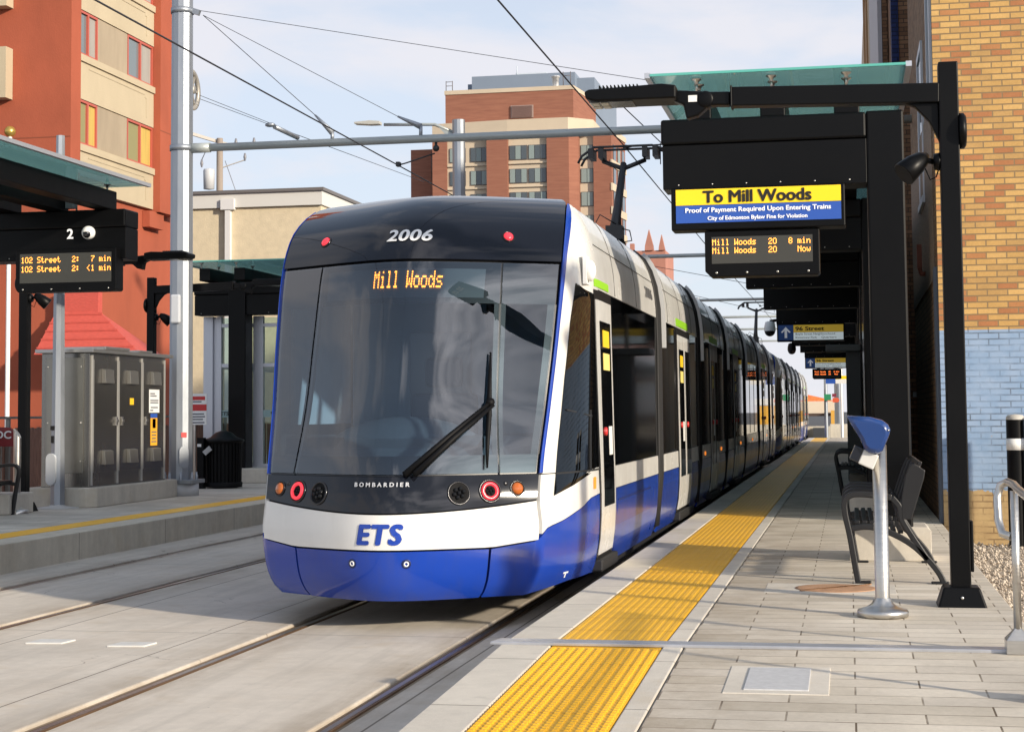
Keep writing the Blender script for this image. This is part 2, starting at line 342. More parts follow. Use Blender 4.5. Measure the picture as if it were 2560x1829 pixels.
def S(a,z,sg=1):
    aa=abs(a)
    if aa<=1:
        w=aa*WP(z); y=11.78+.7*math.sqrt(w*w+.09)+LEAN(z)
        w=math.copysign(w,a)*sg if a else 0
        return (XC+w,y,z)
    if aa<=2:
        wp=WP(z); yp=11.78+.7*math.sqrt(wp*wp+.09)+LEAN(z); hw=max(HW(z),0); ye=max(YS,yp+.02)
        t=aa-1
        L=ye-yp
        P=[(wp,yp),(wp+(hw-wp)*.55,yp+.3*L),(hw,ye-.4*L),(hw,ye)]
        b=[(1-t)**3,3*t*(1-t)**2,3*t*t*(1-t),t**3]
        w=sum(b[i]*P[i][0] for i in range(4)); y=sum(b[i]*P[i][1] for i in range(4))
    else:
        w=HW(z); y=YS+aa-2
    return (XC+math.copysign(w,a)*sg,y,z)
def SP(a, z, off=0.):
    p = Vector(S(a, z)); e = 1e-3
    if off == 0: return p
    zz = min(max(z, .21), 3.425)
    sa = Vector(S(a + e, zz)) - Vector(S(a - e, zz)); sz = Vector(S(a, zz + e)) - Vector(S(a, zz - e)); n = sa.cross(sz).normalized()
    return p + n * off
def grid(mb, rows, skirt=None):
    """rows: list of rows of (a, z); skirt = (off, depth)"""
    off, dep = skirt; n = len(rows[0]); vs = [SP(a, z, off) for r in rows for a, z in r]; m = len(rows)
    mb.add(vs, [(i*n+k, i*n+k+1, (i+1)*n+k+1, (i+1)*n+k) for i in range(m-1) for k in range(n-1)], True)
    if dep:
        ring = [(0, k) for k in range(n)] + [(i, n-1) for i in range(1, m)] + [(m-1, k) for k in range(n-2, -1, -1)] + [(i, 0) for i in range(m-2, 0, -1)]
        a = [vs[i*n+k] for i, k in ring]; b = [SP(rows[i][k][0], rows[i][k][1], off - dep) for i, k in ring]; q = len(ring)
        mb.add(a + b, [(i, q+i, q+(i+1)%q, (i+1)%q) for i in range(q)])
    return mb
def band(mb, a0, a1, zl, zu, na=12, nz=4, off=0., dep=.02):
    f = lambda g, a: g(a) if callable(g) else g
    rows = []
    for j in range(nz + 1):
        r = []
        for k in range(na + 1):
            a = a0 + (a1 - a0) * k / na; lo, hi = f(zl, a), f(zu, a); r.append((a, lo + (hi - lo) * j / nz))
        rows.append(r)
    return grid(mb, rows, (off, dep))
def poly(mb, pts, na=6, nz=8, off=.004, dep=.012):
    z0, z1 = min(p[1] for p in pts), max(p[1] for p in pts); rows = []
    for j in range(nz + 1):
        z = z0 + (z1 - z0) * min(max(j / nz, 1e-4), 1 - 1e-4); xs = []
        for i in range(len(pts)):
            (a, b), (c, d) = pts[i], pts[(i+1) % len(pts)]
            if (b - z) * (d - z) < 0: xs.append(a + (c - a) * (z - b) / (d - b))
        if len(xs) < 2: continue
        lo, hi = min(xs), max(xs); rows.append([(lo + (hi - lo) * k / na, z) for k in range(na + 1)])
    return grid(mb, rows, (off, dep))
def on_surf(mb, a, z, prof, n=24, off=0.):
    """lathe about the surface normal at (a, z); prof = (radius, height)"""
    p = SP(a, z); nn = (SP(a, z, .1) - p).normalized(); t = nn.cross(Vector((0,0,1))).normalized(); b = t.cross(nn); vs = []; fs = []
    for r, h in prof: vs += [p + nn * (h + off) + (t * math.cos(2*math.pi*k/n) + b * math.sin(2*math.pi*k/n)) * r for k in range(n)]
    for i in range(len(prof) - 1): fs += [(i*n+k, i*n+(k+1)%n, (i+1)*n+(k+1)%n, (i+1)*n+k) for k in range(n)]
    return mb.add(vs, fs, True)
PITCH = 38.75
tram = thing('tram', (XC, 31, 0), 'blue and white low floor tram standing at the platform with its black glass nose nearest', 'tram', 'trams coupled at the platform')
TB = lambda mb, name, m, par=None, bevel=0: mb.build(name, m, par or tram, bevel)
ZR = [2.59, 2.7, 2.8, 2.9, 3.0, 3.08, 3.15, 3.2, 3.24, 3.28, 3.31, 3.335, 3.36, 3.38, 3.4, 3.415, 3.428, 3.436, 3.44]
def mirror(mb):
    mb.v = [(x, 62.24 - y, z) for x, y, z in mb.v]; mb.f = [f[::-1] for f in mb.f]; return mb
bw = pw([(1.0,.66),(1.03,.705),(1.29,.761),(1.47,.807),(1.6,.841),(1.75,.895),(1.95,.915)])    # blue/white line on the cab flank
# --- dark inner shell behind every panel gap
mb = MB()
for sg in (1, -1):
    f = lambda a: a * sg
    a0, a1 = (1.01, 36.2) if sg > 0 else (-36.2, -1.01)
    cuts = [1.01, 1.2, 1.4, 1.6, 1.8, 2.0] + [2 + 34.2 * k / 30 for k in range(1, 31)]
    rows = [[(c * sg, z) for c in (cuts if sg > 0 else cuts[::-1])] for z in [.26, .6, .9, 1.5, 2.2, 2.6, 2.9, 3.1, 3.25]]
    grid(mb, rows, (-.035, 0))
band(mb, -1.01, 1.01, .25, 1.135, 28, 6, -.035, 0); band(mb, -1.01, 1.01, 2.735, 3.28, 28, 8, -.035, 0)
mb.box(XC-1.2, XC+1.2, 15.3, 48.2, .2, .36); mb.box(XC-.9, XC+.9, 12.9, 15.3, .2, .36)
mb.box(XC-1.0, XC+1.0, 48.25, 49.6, .25, 3.0)
TB(mb, 'underframe', DARK)
# --- nose panels
TB(band(MB(), -.685, .685, lambda a: .225 + .012*a*a, .588, 26, 8, 0, .03), 'bumper', BLUEP)
for sg in (1, -1):
    top = lambda a: .588 + .05 * max(0, abs(a) - .7) / .3 if abs(a) < 1.0 else bw(abs(a))
    lo = lambda a: .232 if abs(a) < 1 else (.232 + .05 * min(1, (abs(a) - 1) / .5))
    cs = [.70 + .3 * k / 8 for k in range(9)] + [1.0 + .98 * k / 14 for k in range(1, 15)]
    rows = []
    for j in range(9): rows.append([(c * sg, lo(c) + (top(c) - lo(c)) * j / 8) for c in (cs if sg > 0 else cs[::-1])])
    TB(grid(MB(), rows, (0, .03)), 'corner_skirt', BLUEP)
    if sg > 0: TB(mirror(grid(MB(), rows, (0, .03))), 'corner_skirt', BLUEP)
ptop = lambda a: .852 + .078 * a * a
TB(band(MB(), -.983, .983, lambda a: .602 + .045 * max(0, abs(a) - .7) / .3, ptop, 30, 6, .004, .03), 'nose_panel', WHITEP)
lamp_panel = TB(band(MB(), -.99, .99, lambda a: ptop(a) + .012, 1.124, 34, 5, .002, .03), 'lamp_panel', BMASK)
TB(band(MB(), -.985, .985, 2.762, 3.385, 34, 18, .002, .03), 'brow_panel', BMASK)
SEAM = pw([(1.13, .745), (1.67, .68), (2.2, .65), (2.74, .628)])
ws = []
for s0, s1 in ((-1, 1), ):
    rows = [[(-SEAM(z) + .006 + 2 * (SEAM(z) - .006) * k / 30, z) for k in range(31)] for z in [1.14 + 1.60 * j / 24 for j in range(25)]]
    wind = TB(grid(MB(), rows, (0, .006)), 'windscreen', WGLASS)
def quarter(sg):
    rows = []
    for j in range(25):
        z = 1.14 + 1.60 * j / 24; a0 = SEAM(z) + .006; q = [(a0 + (.972 - a0) * k / 8) * sg for k in range(9)]; rows.append([(a, z) for a in (q if sg > 0 else q[::-1])])
    return TB(grid(MB(), rows, (0, .006)), 'quarter_glass', WGLASS)
for sg in (1, -1): quarter(sg)
# black printed borders behind the glass
FRIT = mat('printed glass border', (.012, .013, .017), .25)
mb = MB(); band(mb, -.64, .64, 2.42, 2.745, 20, 3, -.011, .004); band(mb, -.735, .735, 1.13, 1.275, 20, 2, -.011, .004)
for sg in (1, -1):
    for z0, z1, o in ((2.42, 2.745, 0), (1.13, 1.275, 0)):
        rows = [[((SEAM(z) + .004 + (.975 - SEAM(z)) * k / 6) * sg, z) for k in (range(7) if sg > 0 else range(6, -1, -1))] for z in (z0, (z0+z1)/2, z1)]; grid(mb, rows, (-.011, .004))
    for o0, o1 in ((-.035, 0.035), ):
        rows = [[((SEAM(z) + o) * sg, z) for o in ((o0, o1) if sg > 0 else (o1, o0))] for z in [1.275 + 1.145 * j / 10 for j in range(11)]]; grid(mb, rows, (-.014, .004))
    rows = [[(a * sg, z) for a in ((.93, .985) if sg > 0 else (.985, .93))] for z in [1.275 + 1.145 * j / 10 for j in range(11)]]; grid(mb, rows, (-.014, .004))
TB(mb, 'glass_border', FRIT)
disp = TB(band(MB(), -.565, .535, 2.462, 2.69, 20, 2, -.008, .003), 'destination_display', mat('destination screen', (.085, .10, .115), .3))
def nose_led(col, row):
    w = -.205 + (col / 59.0) * .53; z = 2.545 + row * .0195; a = w / WP(z); p = SP(a, z, -.004); e = .004
    return p, (SP(a + e, z, -.004) - p).normalized() * .0088, (SP(a, z + e, -.004) - p).normalized() * .0175
TB(led_dots(MB(), 'Mill Woods', nose_led, 0, .45), 'display_text', mat('tram amber led', (1., .30, .03), .5, emit=3.6), disp)
# --- blue corner stripes and white pillars
for sg in (1, -1):
    wd = pw([(.66, .02), (1.13, .02), (2.0, .026), (2.8, .06), (3.05, .13), (3.3, .26)])
    zs = [1.132 + (3.30 - 1.132) * j / 28 for j in range(29)]
    w0_, wk = (.994, 1.) if sg > 0 else (.999, .1)
    rows = [[((w0_ + (wd(z) * wk + (.010 if sg > 0 else 0)) * k / 4) * sg, z) for k in (range(5) if sg > 0 else range(4, -1, -1))] for z in zs]
    TB(grid(MB(), rows, (.004, .03)), 'corner_stripe', BLUEP)
    mb = MB()
    zs = [1.125 + (3.30 - 1.125) * j / 30 for j in range(31)]
    rows = [[((1.006 + wd(z) + (1.985 - 1.006 - wd(z)) * k / 16) * sg, z) for k in (range(17) if sg > 0 else range(16, -1, -1))] for z in zs]
    grid(mb, rows, (0, .03))
    cs = [1.01 + .975 * k / 16 for k in range(17)]
    rows = [[(c * sg, bw(c) + .006 + (1.118 - bw(c) - .006) * j / 6) for c in (cs if sg > 0 else cs[::-1])] for j in range(7)]
    grid(mb, rows, (0, .03))
    if sg > 0: rear = MB(); rear.add(mb.v, mb.f, True); TB(mirror(rear), 'cab_panel', WHITEP)
    TB(mb, 'cab_panel', WHITEP)
    pts = [(1.287,2.602),(1.77,2.585),(1.98,1.115),(1.66,1.08),(1.5,1.036),(1.31,.985),(1.175,.955),(1.187,1.106),(1.187,1.37),(1.192,1.83),(1.218,2.3)]
    wnd = TB(poly(MB(), [(a * sg, z) for a, z in pts], 8, 26, .006, .02), 'cab_window', BGLASS)
    if sg > 0: TB(mirror(poly(MB(), pts, 8, 26, .006, .02)), 'cab_window', BGLASS)
    m2 = MB(); rows = [[(a * sg, z) for a in ((1.185 + .79*k/8 for k in range(9)) if sg > 0 else (1.975 - .79*k/8 for k in range(9)))] for z in (1.112, 1.126)]; grid(m2, rows, (.009, .004))
    m2.bar(SP(1.72*sg, 1.13, .01), SP(1.70*sg, 1.60, .01), .012, .012); m2.bar(SP(1.25*sg, 1.60, .01), SP(1.72*sg, 1.55, .01), .014, .012)
    TB(m2, 'window_bar', mat('dark trim', (.02, .02, .02), .4), wnd)
# --- side panels, module by module (right flank in full, left flank plain)
MODS = [(13.98, 18.33), (18.77, 23.33), (23.77, 28.55), (28.99, 33.8), (34.24, 39.0), (39.44, 44.4), (44.84, 48.24)]
A = lambda y: 2 + (y - 14)
for mi, (y0, y1) in enumerate(MODS):
    for sg in (1, -1):
        fl = lambda l: l if sg > 0 else [-q for q in l[::-1]]
        ys = [y0 + (y1 - y0) * k / 4 for k in range(5)]; cs = fl([A(y) for y in ys])
        TB(grid(MB(), [[(c, z) for c in cs] for z in ZR[:10]], (0, .03)), 'roof_side', WHITEP)
        TB(grid(MB(), [[(c, z) for c in cs] for z in [2.583] + [2.583 - 1.463 * j / 6 for j in range(1, 6)] + [1.12]][::-1], (-.004, .02)), 'window_band', BGLASS)
        TB(grid(MB(), [[(c, z) for c in cs] for z in (.922, 1.02, 1.112)], (0, .03)), 'waist_panel', WHITEP)
        TB(grid(MB(), [[(c, z) for c in cs] for z in (.27, .33, .4, .5, .6, .7, .8, .915)], (0, .03)), 'skirt_panel', BLUEP)
    mb = MB(); n = len(ZR) - 9
    for zs in [ZR[9:]]:
        vs = []
        for y in (y0 + (.45 if mi == 0 else 0), y1):
            vs += [(XC + HW(z), y, z) for z in zs] + [(XC - HW(z), y, z) for z in zs[::-1][1:]]
        q = len(vs) // 2; mb.add(vs, [(i, q+i, q+i+1, i+1) for i in range(q-1)], True)
    TB(mb, 'roof', WHITEP)
    # panel seams on the upper side
    mb = MB(); sm = [y0 + (y1 - y0) * k for k in ((.17, .5, .82) if mi else (.24, .6))]
    for y in sm:
        mb.tube([SP(A(y), z, .0015) for z in (2.6, 2.8, 2.95, 3.08, 3.2, 3.27)], .004, 4)
    mb.tube([SP(A(y0 + .02), 2.965, .0015), SP(A(y1 - .02), 2.965, .0015)], .004, 4)
    TB(mb, 'panel_seam', mat('seam', (.05, .05, .05), .7))
    # upright window posts
    for k in (range(1, 3) if mi else ()):
        y = y0 + (y1 - y0) * k / 3; TB(MB().tube([SP(A(y), 1.14, -.001), SP(A(y), 2.55, -.001)], .004, 4), 'window_post', mat('post trim', (.018, .018, .02), .3))
# bellows between modules
TRIM = mat('pale edge trim', (.62, .63, .64), .35, .2)
for (_, e), (s, _) in zip(MODS, MODS[1:]):
    mb = MB()
    for sg in (1, -1):
        m = (e + s) / 2; l = [A(e + .01), A(m), A(s - .01)]; l = l if sg > 0 else [-q for q in l[::-1]]
        grid(mb, [[(c, z) for c in l] for z in [.3, .6, .9, 1.5, 2.2, 2.6, 2.8, 3.0, 3.15, 3.25, 3.3]], (-.02, 0))
    for k in range(5):
        y = e + .06 + (s - e - .12) * k / 4; mb.tube([(XC + HW(z) + .0, y, z) for z in (.35, .9, 1.6, 2.3, 2.7, 2.95, 3.12, 3.24, 3.32)], .02, 5)
    mb.box(XC-1.0, XC+1.0, e, s, 3.2, 3.36); TB(mb, 'bellows', RUBBER)
    zt = [2.28, 2.5, 2.7, 2.85, 3.0, 3.1, 3.18, 3.24, 3.29]; q = MB(); vs = [SP(A(yy), z, oo) for z in zt for yy, oo in ((s-.015, -.02), (s-.015, .055), (s+.05, .055), (s+.09, 0.))]
    q.add(vs, [(i*4+k, i*4+k+1, i*4+k+5, i*4+k+4) for i in range(len(zt)-1) for k in range(3)] + [(0,3,2,1)]); TB(q, 'edge_trim', TRIM)
# doors
def door(yt, yb, wid, leaves, sensor=True):
    """yt, yb: front edge at the top and at the sill"""
    e = lambda z, k: A(yt + (yb - yt) * (2.58 - z) / 2.22) + wid * k
    def strip(k0, k1, z0, z1, off, dep=.02, nz=8, na=4, m=None):
        rows = [[(e(z, k0 + (k1 - k0) * i / na), z) for i in range(na + 1)] for z in [z0 + (z1 - z0) * j / nz for j in range(nz + 1)]]
        return grid(m or MB(), rows, (off, dep))
    d = TB(strip(0, 1, .36, 2.58, .006, .03, 12), 'door', mat('door frame black', (.010, .010, .011), .35))
    for q in range(leaves):
        k0, k1 = .05 + q * .9 / leaves + .01, .05 + (q + 1) * .9 / leaves - .01
        TB(strip(k0, k1, .41, 2.50, .012, .01, 12), 'door_leaf', WHITEP, d)
        w = (k1 - k0); g = TB(strip(k0 + .14 * w, k1 - .14 * w, .80, 2.33, .018, .01, 8), 'door_glass', BGLASS, d)
        if q == 0:
            TB(strip(k0 + .28*w, k1 - .28*w, 2.12, 2.26, .021, .004, 2, 2), 'warning_sticker', mat('yellow decal', (.85, .55, .02), .5), d)
            TB(strip(k0 + .28*w, k1 - .28*w, 1.93, 2.07, .021, .004, 2, 2), 'warning_sticker', mat('pale yellow decal', (.82, .66, .20), .5), d)
            TB(strip(k0 + .55*w, k1 - .22*w, 1.22, 1.46, .021, .004, 2, 2), 'notice_sticker', WHITE, d)
        mb = MB(); on_surf(mb, e(1.42, k0 + .3*w), 1.42, [(.036, .018), (.034, .030), (.022, .034), (.001, .035)], 16); TB(mb, 'door_button', RED, d)
    mb = MB(); p0, p1 = SP(e(.33, .0), .33, .02), SP(e(.33, 1.), .33, .02); mb.bar(p0, p1, .10, .10); TB(mb, 'door_step', RUBBER, d, .015)
door(13.77, 14.03, .93, 1)
door(20.42, 20.6, 1.75, 2); door(30.6, 30.7, 1.5, 2); door(41.0, 41.1, 1.5, 2); door(25.4, 25.5, 1.5, 2); door(46.3, 46.3, .95, 1)
mb = MB(); band(mb, 1.80, 2.60, 2.607, 2.672, 4, 1, .006, .004); TB(mb, 'green_decal', GREEN)
for yy in (20.5, 25.5, 30.7, 41.1): TB(band(MB(), A(yy), A(yy + 1.5), 2.607, 2.70, 4, 1, .006, .004), 'green_decal', GREEN)
# small side details
mb = MB(); c = SP(1.52, 2.71, .05); mb.sphere(c, .075, 14, 8, -1, 1, (.6, 1, 1.15)); mb.box(c.x-.05, c.x-.02, c.y-.09, c.y+.09, c.z-.11, c.z+.12); TB(mb, 'side_lamp', WHITE)
for yy in (24.4, 27.5, 32.5, 36.5, 42.8):
    mb = MB(); on_surf(mb, A(yy), .99, [(.03, 0), (.028, .014), (.001, .016)], 10); TB(mb, 'marker_light', mat('lit amber marker', (.9, .25, .03), .4, emit=.6))
TB(poly(MB(), [(A(15.1), .82), (A(17.6), .82), (A(17.6), .80), (A(15.1), .80)], 3, 2, .004, .004), 'skirt_latch', mat('blue seam', (.006, .02, .12), .4))
mb = MB()
for a_, b_ in (((15.05,.80),(15.05,.36)), ((17.9,.80),(17.9,.36))): mb.tube([SP(A(a_[0]), a_[1], .002), SP(A(b_[0]), b_[1], .002)], .006, 4)
TB(mb, 'skirt_seam', mat('blue seam', (.006, .02, .12), .4))
mk = MB(); band(mk, 1.375, 1.445, .347, .360, 1, 1, .004, .002); band(mk, 1.402, 1.418, .315, .347, 1, 1, .004, .002); TB(mk, 'jacking_mark', WHITE)
mk = MB(); band(mk, 1.80, 1.86, .965, 1.06, 1, 1, .004, .002); TB(mk, 'orange_decal', ORANGE)
text('2006', lambda u, v, d: SP(A(17.45 + .62 * u), 2.76 + .11 * v, .005 + d), mat('grey lettering', (.10, .10, .11), .5), tram, 'fleet_number', .02)
# lettering on the nose
def nose_text(s, w0, w1, z0, h, m, name, **k):
    text(s, lambda u, v, d: SP((w0 + (w1 - w0) * u) / WP(z0 + h * v), z0 + h * v, .008 + d), m, tram, name, **k)
nose_text('2006', -.135, .205, 2.905, .092, WHITE, 'fleet_number', bold=.045, shear=.12, spacing=1.05)
nose_text('ETS', -.165, .160, .645, .138, BLUEP, 'operator_lettering', bold=.085, shear=.16, spacing=1.15)
nose_text('BOMBARDIER', -.205, .20, 1.052, .030, mat('silver lettering', (.7, .7, .7), .3, .4), 'maker_lettering', bold=.05, spacing=1.6)
# lamps
CHROME = mat('lamp bezel', (.035, .035, .038), .2, .6)
LENS = mat('clear lamp lens', (.012, .013, .015), .10, 0., spec=.12); AMB = mat('amber lens', (.42, .10, .01), .15, coat=.6); REDL = mat('lit red lens', (.75, .03, .05), .2, emit=.38, ecol=(1., .05, .07)); HOLE = mat('lamp recess', (.006, .006, .007), .6, spec=.1)
def lamp(name, a, z, r, m, inner=None):
    mb = MB(); on_surf(mb, a, z, [(r*1.18, .002), (r*1.16, .010), (r*1.05, .012), (r*1.0, .004)], 32); o = TB(mb, name, CHROME)
    TB(on_surf(MB(), a, z, [(r*1.02, .005), (r*.9, .007), (r*.86, .006), (.001, .0065)], 32), 'lamp_recess', HOLE, o)
    if inner:
        TB(on_surf(MB(), a, z, [(r*.92, .007), (r*.88, .020), (r*.62, .020), (r*.55, .008)], 36), 'lens_ring', m, o)
        mb = MB()
        for k in range(7):
            t = k * math.pi / 3; rr = 0 if k == 6 else r * .30
            on_surf(mb, a + rr * math.cos(t) / 1.06, z + rr * math.sin(t), [(r*.14, .007), (r*.13, .016), (r*.07, .020), (.001, .021)], 10)
        TB(mb, 'lens', LENS, o)
    else:
        mb = MB()
        if m is LENS:
            for k in range(7):
                t = k * math.pi / 3 + .3; rr = 0 if k == 6 else r * .42
                on_surf(mb, a + rr * math.cos(t) / 1.06, z + rr * math.sin(t), [(r*.22, .007), (r*.21, .018), (r*.12, .026), (.001, .028)], 12)
        else: on_surf(mb, a, z, [(r*.9, .007), (r*.82, .018), (r*.5, .026), (.001, .029)], 24)
        TB(mb, 'lens', m, o)
for sg in (1, -1):
    lamp('turn_signal', .86 * sg, 1.022, .050, AMB); lamp('tail_lamp', .69 * sg, 1.008, .075, REDL, True); lamp('headlight', .498 * sg, .998, .075, LENS)
    lamp('upper_tail_lamp', .645 * sg, 2.955, .044, REDL)
    on = MB(); on_surf(on, .785 * sg, 1.062, [(.018, .003), (.016, .008), (.001, .008)], 14); TB(on, 'nose_sensor', CHROME)
for a in (-.205, .178):
    mb = MB(); on_surf(mb, a, .502, [(.034, .002), (.032, .004), (.024, .004), (.022, .002)], 18); b_ = TB(mb, 'tow_cap', mat('dark blue ring', (.004, .012, .07), .4)); mb = MB(); on_surf(mb, a, .502, [(.020, .003), (.019, .008), (.011, .008), (.010, .004)], 14); TB(mb, 'tow_eye', WHITE, b_)
# wiper
mb = MB(); W0, W1 = SP(.149, 1.128, .045), SP(.622, 1.645, .06)
for o in (0, .075): mb.tube([W0 + Vector((o, 0, 0)), (W0 + W1) / 2 + Vector((o*.7, -.03, 0)), W1 + Vector((o*.3, 0, -o*.3))], [.024, .021, .014], 8)
wip = TB(mb, 'wiper_arm', BLACK2)
mb = MB(); mb.tube([SP(.598, 2.03, .03), SP(.615, 1.75, .035), SP(.628, 1.55, .04), SP(.640, 1.35, .035), SP(.655, 1.17, .03)], [.008, .017, .022, .017, .008], 6); on_surf(mb, .622, 1.645, [(.03, .03), (.03, .075), (.001, .078)], 12); TB(mb, 'wiper_blade', BLACK2, wip)
# driver's cab behind the glass
LIN = mat('cab lining', (.36, .47, .58), .7, var=.05); DASH = mat('dashboard', (.15, .19, .24), .55, var=.05)
mb = MB(); mb.box(XC-1.05, XC+1.05, 14.9, 14.94, .4, 2.75); mb.box(XC-1.10, XC-1.07, 13.3, 14.9, 1.5, 2.7); mb.box(XC+1.07, XC+1.10, 13.3, 14.9, 1.5, 2.7); mb.box(XC-1.1, XC+1.1, 13.3, 14.9, 2.66, 2.72); TB(mb, 'cab_lining', LIN)
mb = MB(); prof = [(12.55, 1.20), (12.7, 1.32), (13.0, 1.40), (13.2, 1.42), (13.35, 1.36), (13.4, 1.0), (12.6, 1.0)]
mb.prism(prof, 'x', XC-.56, XC+.56)
for s_ in (-1, 1): mb.prism([(y + (.30 if y < 12.9 else 0), z) for y, z in prof], 'x', XC + s_*.561, XC + s_*1.04); mb.sphere((XC-.1, 13.15, 1.25), .5, 20, 8, 0, 1, (1.35, .45, .62)); TB(mb, 'dashboard', DASH)
mb = MB(); mb.box(XC-.28, XC+.28, 14.0, 14.14, 1.1, 1.75); mb.box(XC-.16, XC+.16, 14.0, 14.1, 1.8, 2.05); mb.box(XC-.28, XC+.28, 13.6, 14.1, .95, 1.08); TB(mb, 'driver_seat', mat('grey seat', (.06, .07, .09), .8), None, .04)
mb = MB(); mb.box(XC-.5, XC+.05, 14.85, 14.9, 1.0, 2.3); mb.box(XC+.4, XC+.46, 13.9, 13.96, 1.2, 2.6); TB(mb, 'cab_door_glass', mat('cab inner window', (.03, .05, .08), .1))
# pantograph
PB = mat('pantograph paint', (.02, .021, .023), .45)
mb = MB(); mb.box(XC-.5, XC+.5, 24.6, 27.0, 3.48, 3.56); mb.box(XC-.12, XC+.12, 24.85, 25.15, 4.12, 4.32)
for s_ in (-.1, .1): mb.tube([(XC+s_, 26.7, 3.55), (XC+s_*.6, 25.0, 4.2)], .05, 8)
mb.tube([(XC-.2, 26.6, 3.6), (XC-.15, 25.2, 4.0), (XC-.1, 25.05, 4.15)], .02, 6)
TB(mb, 'pantograph_base', PB)
mb = MB(); mb.tube([(XC, 25.0, 4.2), (XC, 25.2, 4.5), (XC, 26.1, 5.40)], [.10, .07, .05], 8)
for s_ in (-1, 1): mb.tube([(XC, 26.05, 5.32), (XC+.33*s_, 26.2, 5.47)], .035, 8)
mb.tube([(XC+.02, 25.0, 4.35), (XC-.22, 25.0, 4.5), (XC-.33, 25.0, 4.3), (XC-.2, 25.0, 4.1), (XC, 25.0, 4.15)], .01, 5); mb.tube([(XC+.05, 25.0, 4.3), (XC+.22, 25.0, 4.25), (XC+.25, 25.0, 4.1), (XC+.1, 25.0, 4.08)], .01, 5)
TB(mb, 'pantograph_arm', PB)
mb = MB()
for dy in (-.16, .16):
    mb.tube([(XC-.70, 26.2+dy, 5.43), (XC-.64, 26.2+dy, 5.54), (XC-.52, 26.2+dy, 5.62), (XC-.45, 26.2+dy, 5.67), (XC+.45, 26.2+dy, 5.67), (XC+.60, 26.2+dy, 5.62), (XC+.74, 26.2+dy, 5.54), (XC+.82, 26.2+dy, 5.43)], .020, 8)
for s_ in (-.5, -.34, .34, .5): mb.box(XC+s_-.04, XC+s_+.04, 26.0, 26.4, 5.50, 5.65)
TB(mb, 'pantograph_head', PB)
tram2 = dup(tram, (XC, 31 + PITCH, 0), 'second tram coupled behind the first one, far along the platform')
# ================================================================ ground, track, platforms
SLAB = concrete('track concrete', (.58, .525, .45), joints_x=(-5.86, -4.59, -2.42), grooves=(-7.73, -6.33, -4.09, -2.61), joints_y=(5.2, 11.95, 17.4, 23.2, 29, 35), rust=.16)
COPING = concrete('platform coping concrete', (.58, .535, .46), joints_y=tuple(4.1 + 1.22 * k for k in range(34)))
PLINTH = concrete('cast concrete', (.58, .54, .46), streak=True)
WALLC = concrete('platform wall concrete', (.58, .53, .43), joints_y=tuple(13.0 + 2.45 * k for k in range(14)), streak=True, rust=.30)
def paver_mat():
    m, N, L, b = nodes_of('platform pavers'); g = NG(N, L); P, x, y, z = g.pos()
    c, f = g.brick(g.comb(x, y), .60, .20, .005, .5, .15)
    t = g.ramp(c, [(0, (.51, .455, .37)), (.35, (.60, .54, .445)), (.7, (.65, .59, .495)), (1, (.56, .505, .425))])
    n = g.rng(g.noise(P, 1.1, 6, .62), .3, .7, .80, 1.12); n2 = g.rng(g.noise(P, 30, 6, .7), .3, .7, .93, 1.07)
    v = N.new('ShaderNodeVectorMath'); v.operation = 'SCALE'; L.new(t, v.inputs[0]); L.new(g.m('MULTIPLY', n, n2), v.inputs['Scale'])
    # dirty band next to the tactile strip
    d = g.m('MULTIPLY', g.rng(x, -1.0, .25, .66, 0), g.rng(g.noise(P, 1.9, 6, .65), .38, .62, .2, 1)); col = g.mix(d, v.outputs[0], (.27, .21, .145))
    col = g.mix(g.rng(g.noise(P, 24, 2, .5), .755, .79, 0, .5), col, (.12, .10, .08)); col = g.mix(g.rng(g.noise(g.comb(g.m('MULTIPLY', x, 1.), g.m('MULTIPLY', y, .5)), 2.6, 6, .7), .58, .75, 0, .4), col, (.30, .24, .17))
    f2 = g.m('MULTIPLY', f, g.rng(g.noise(P, 3.1, 4, .6), .35, .6, .35, 1)); col = g.mix(f2, col, (.13, .10, .07))
    L.new(col, b.inputs['Base Color']); b.inputs['Roughness'].default_value = .82; b.inputs['Specular IOR Level'].default_value = .25
    L.new(g.bump(g.m('SUBTRACT', g.m('MULTIPLY', g.noise(P, 60, 5), .25), f), .5, .006), b.inputs['Normal']); return m
PAVE = paver_mat()
YEL = mat('yellow tactile plastic', (.82, .44, .018), .5, var=.06, vs=2.2, bump=.15, bs=90)
def far_paver():
    m, N, L, b = nodes_of('far platform pavers'); g = NG(N, L); P, x, y, z = g.pos()
    c, f = g.brick(g.comb(x, y), .6, .3, .006, .5, .2); t = g.ramp(c, [(0, (.50, .455, .375)), (1, (.62, .57, .49))])
    v = N.new('ShaderNodeVectorMath'); v.operation = 'SCALE'; L.new(t, v.inputs[0]); L.new(g.rng(g.noise(P, 1.5, 7, .65), .3, .7, .75, 1.12), v.inputs['Scale'])
    L.new(g.mix(g.m('MULTIPLY', f, .6), v.outputs[0], (.14, .11, .08)), b.inputs['Base Color']); b.inputs['Roughness'].default_value = .85; return m
FPAVE = far_paver()
# ground reaching the horizon
struct('ground', MB().quad((-1500, -300, -.32), (1500, -300, -.32), (1500, 2500, -.32), (-1500, 2500, -.32)), mat('asphalt', (.075, .075, .078), .9, var=.2, vs=.4, bump=.3, bs=60))
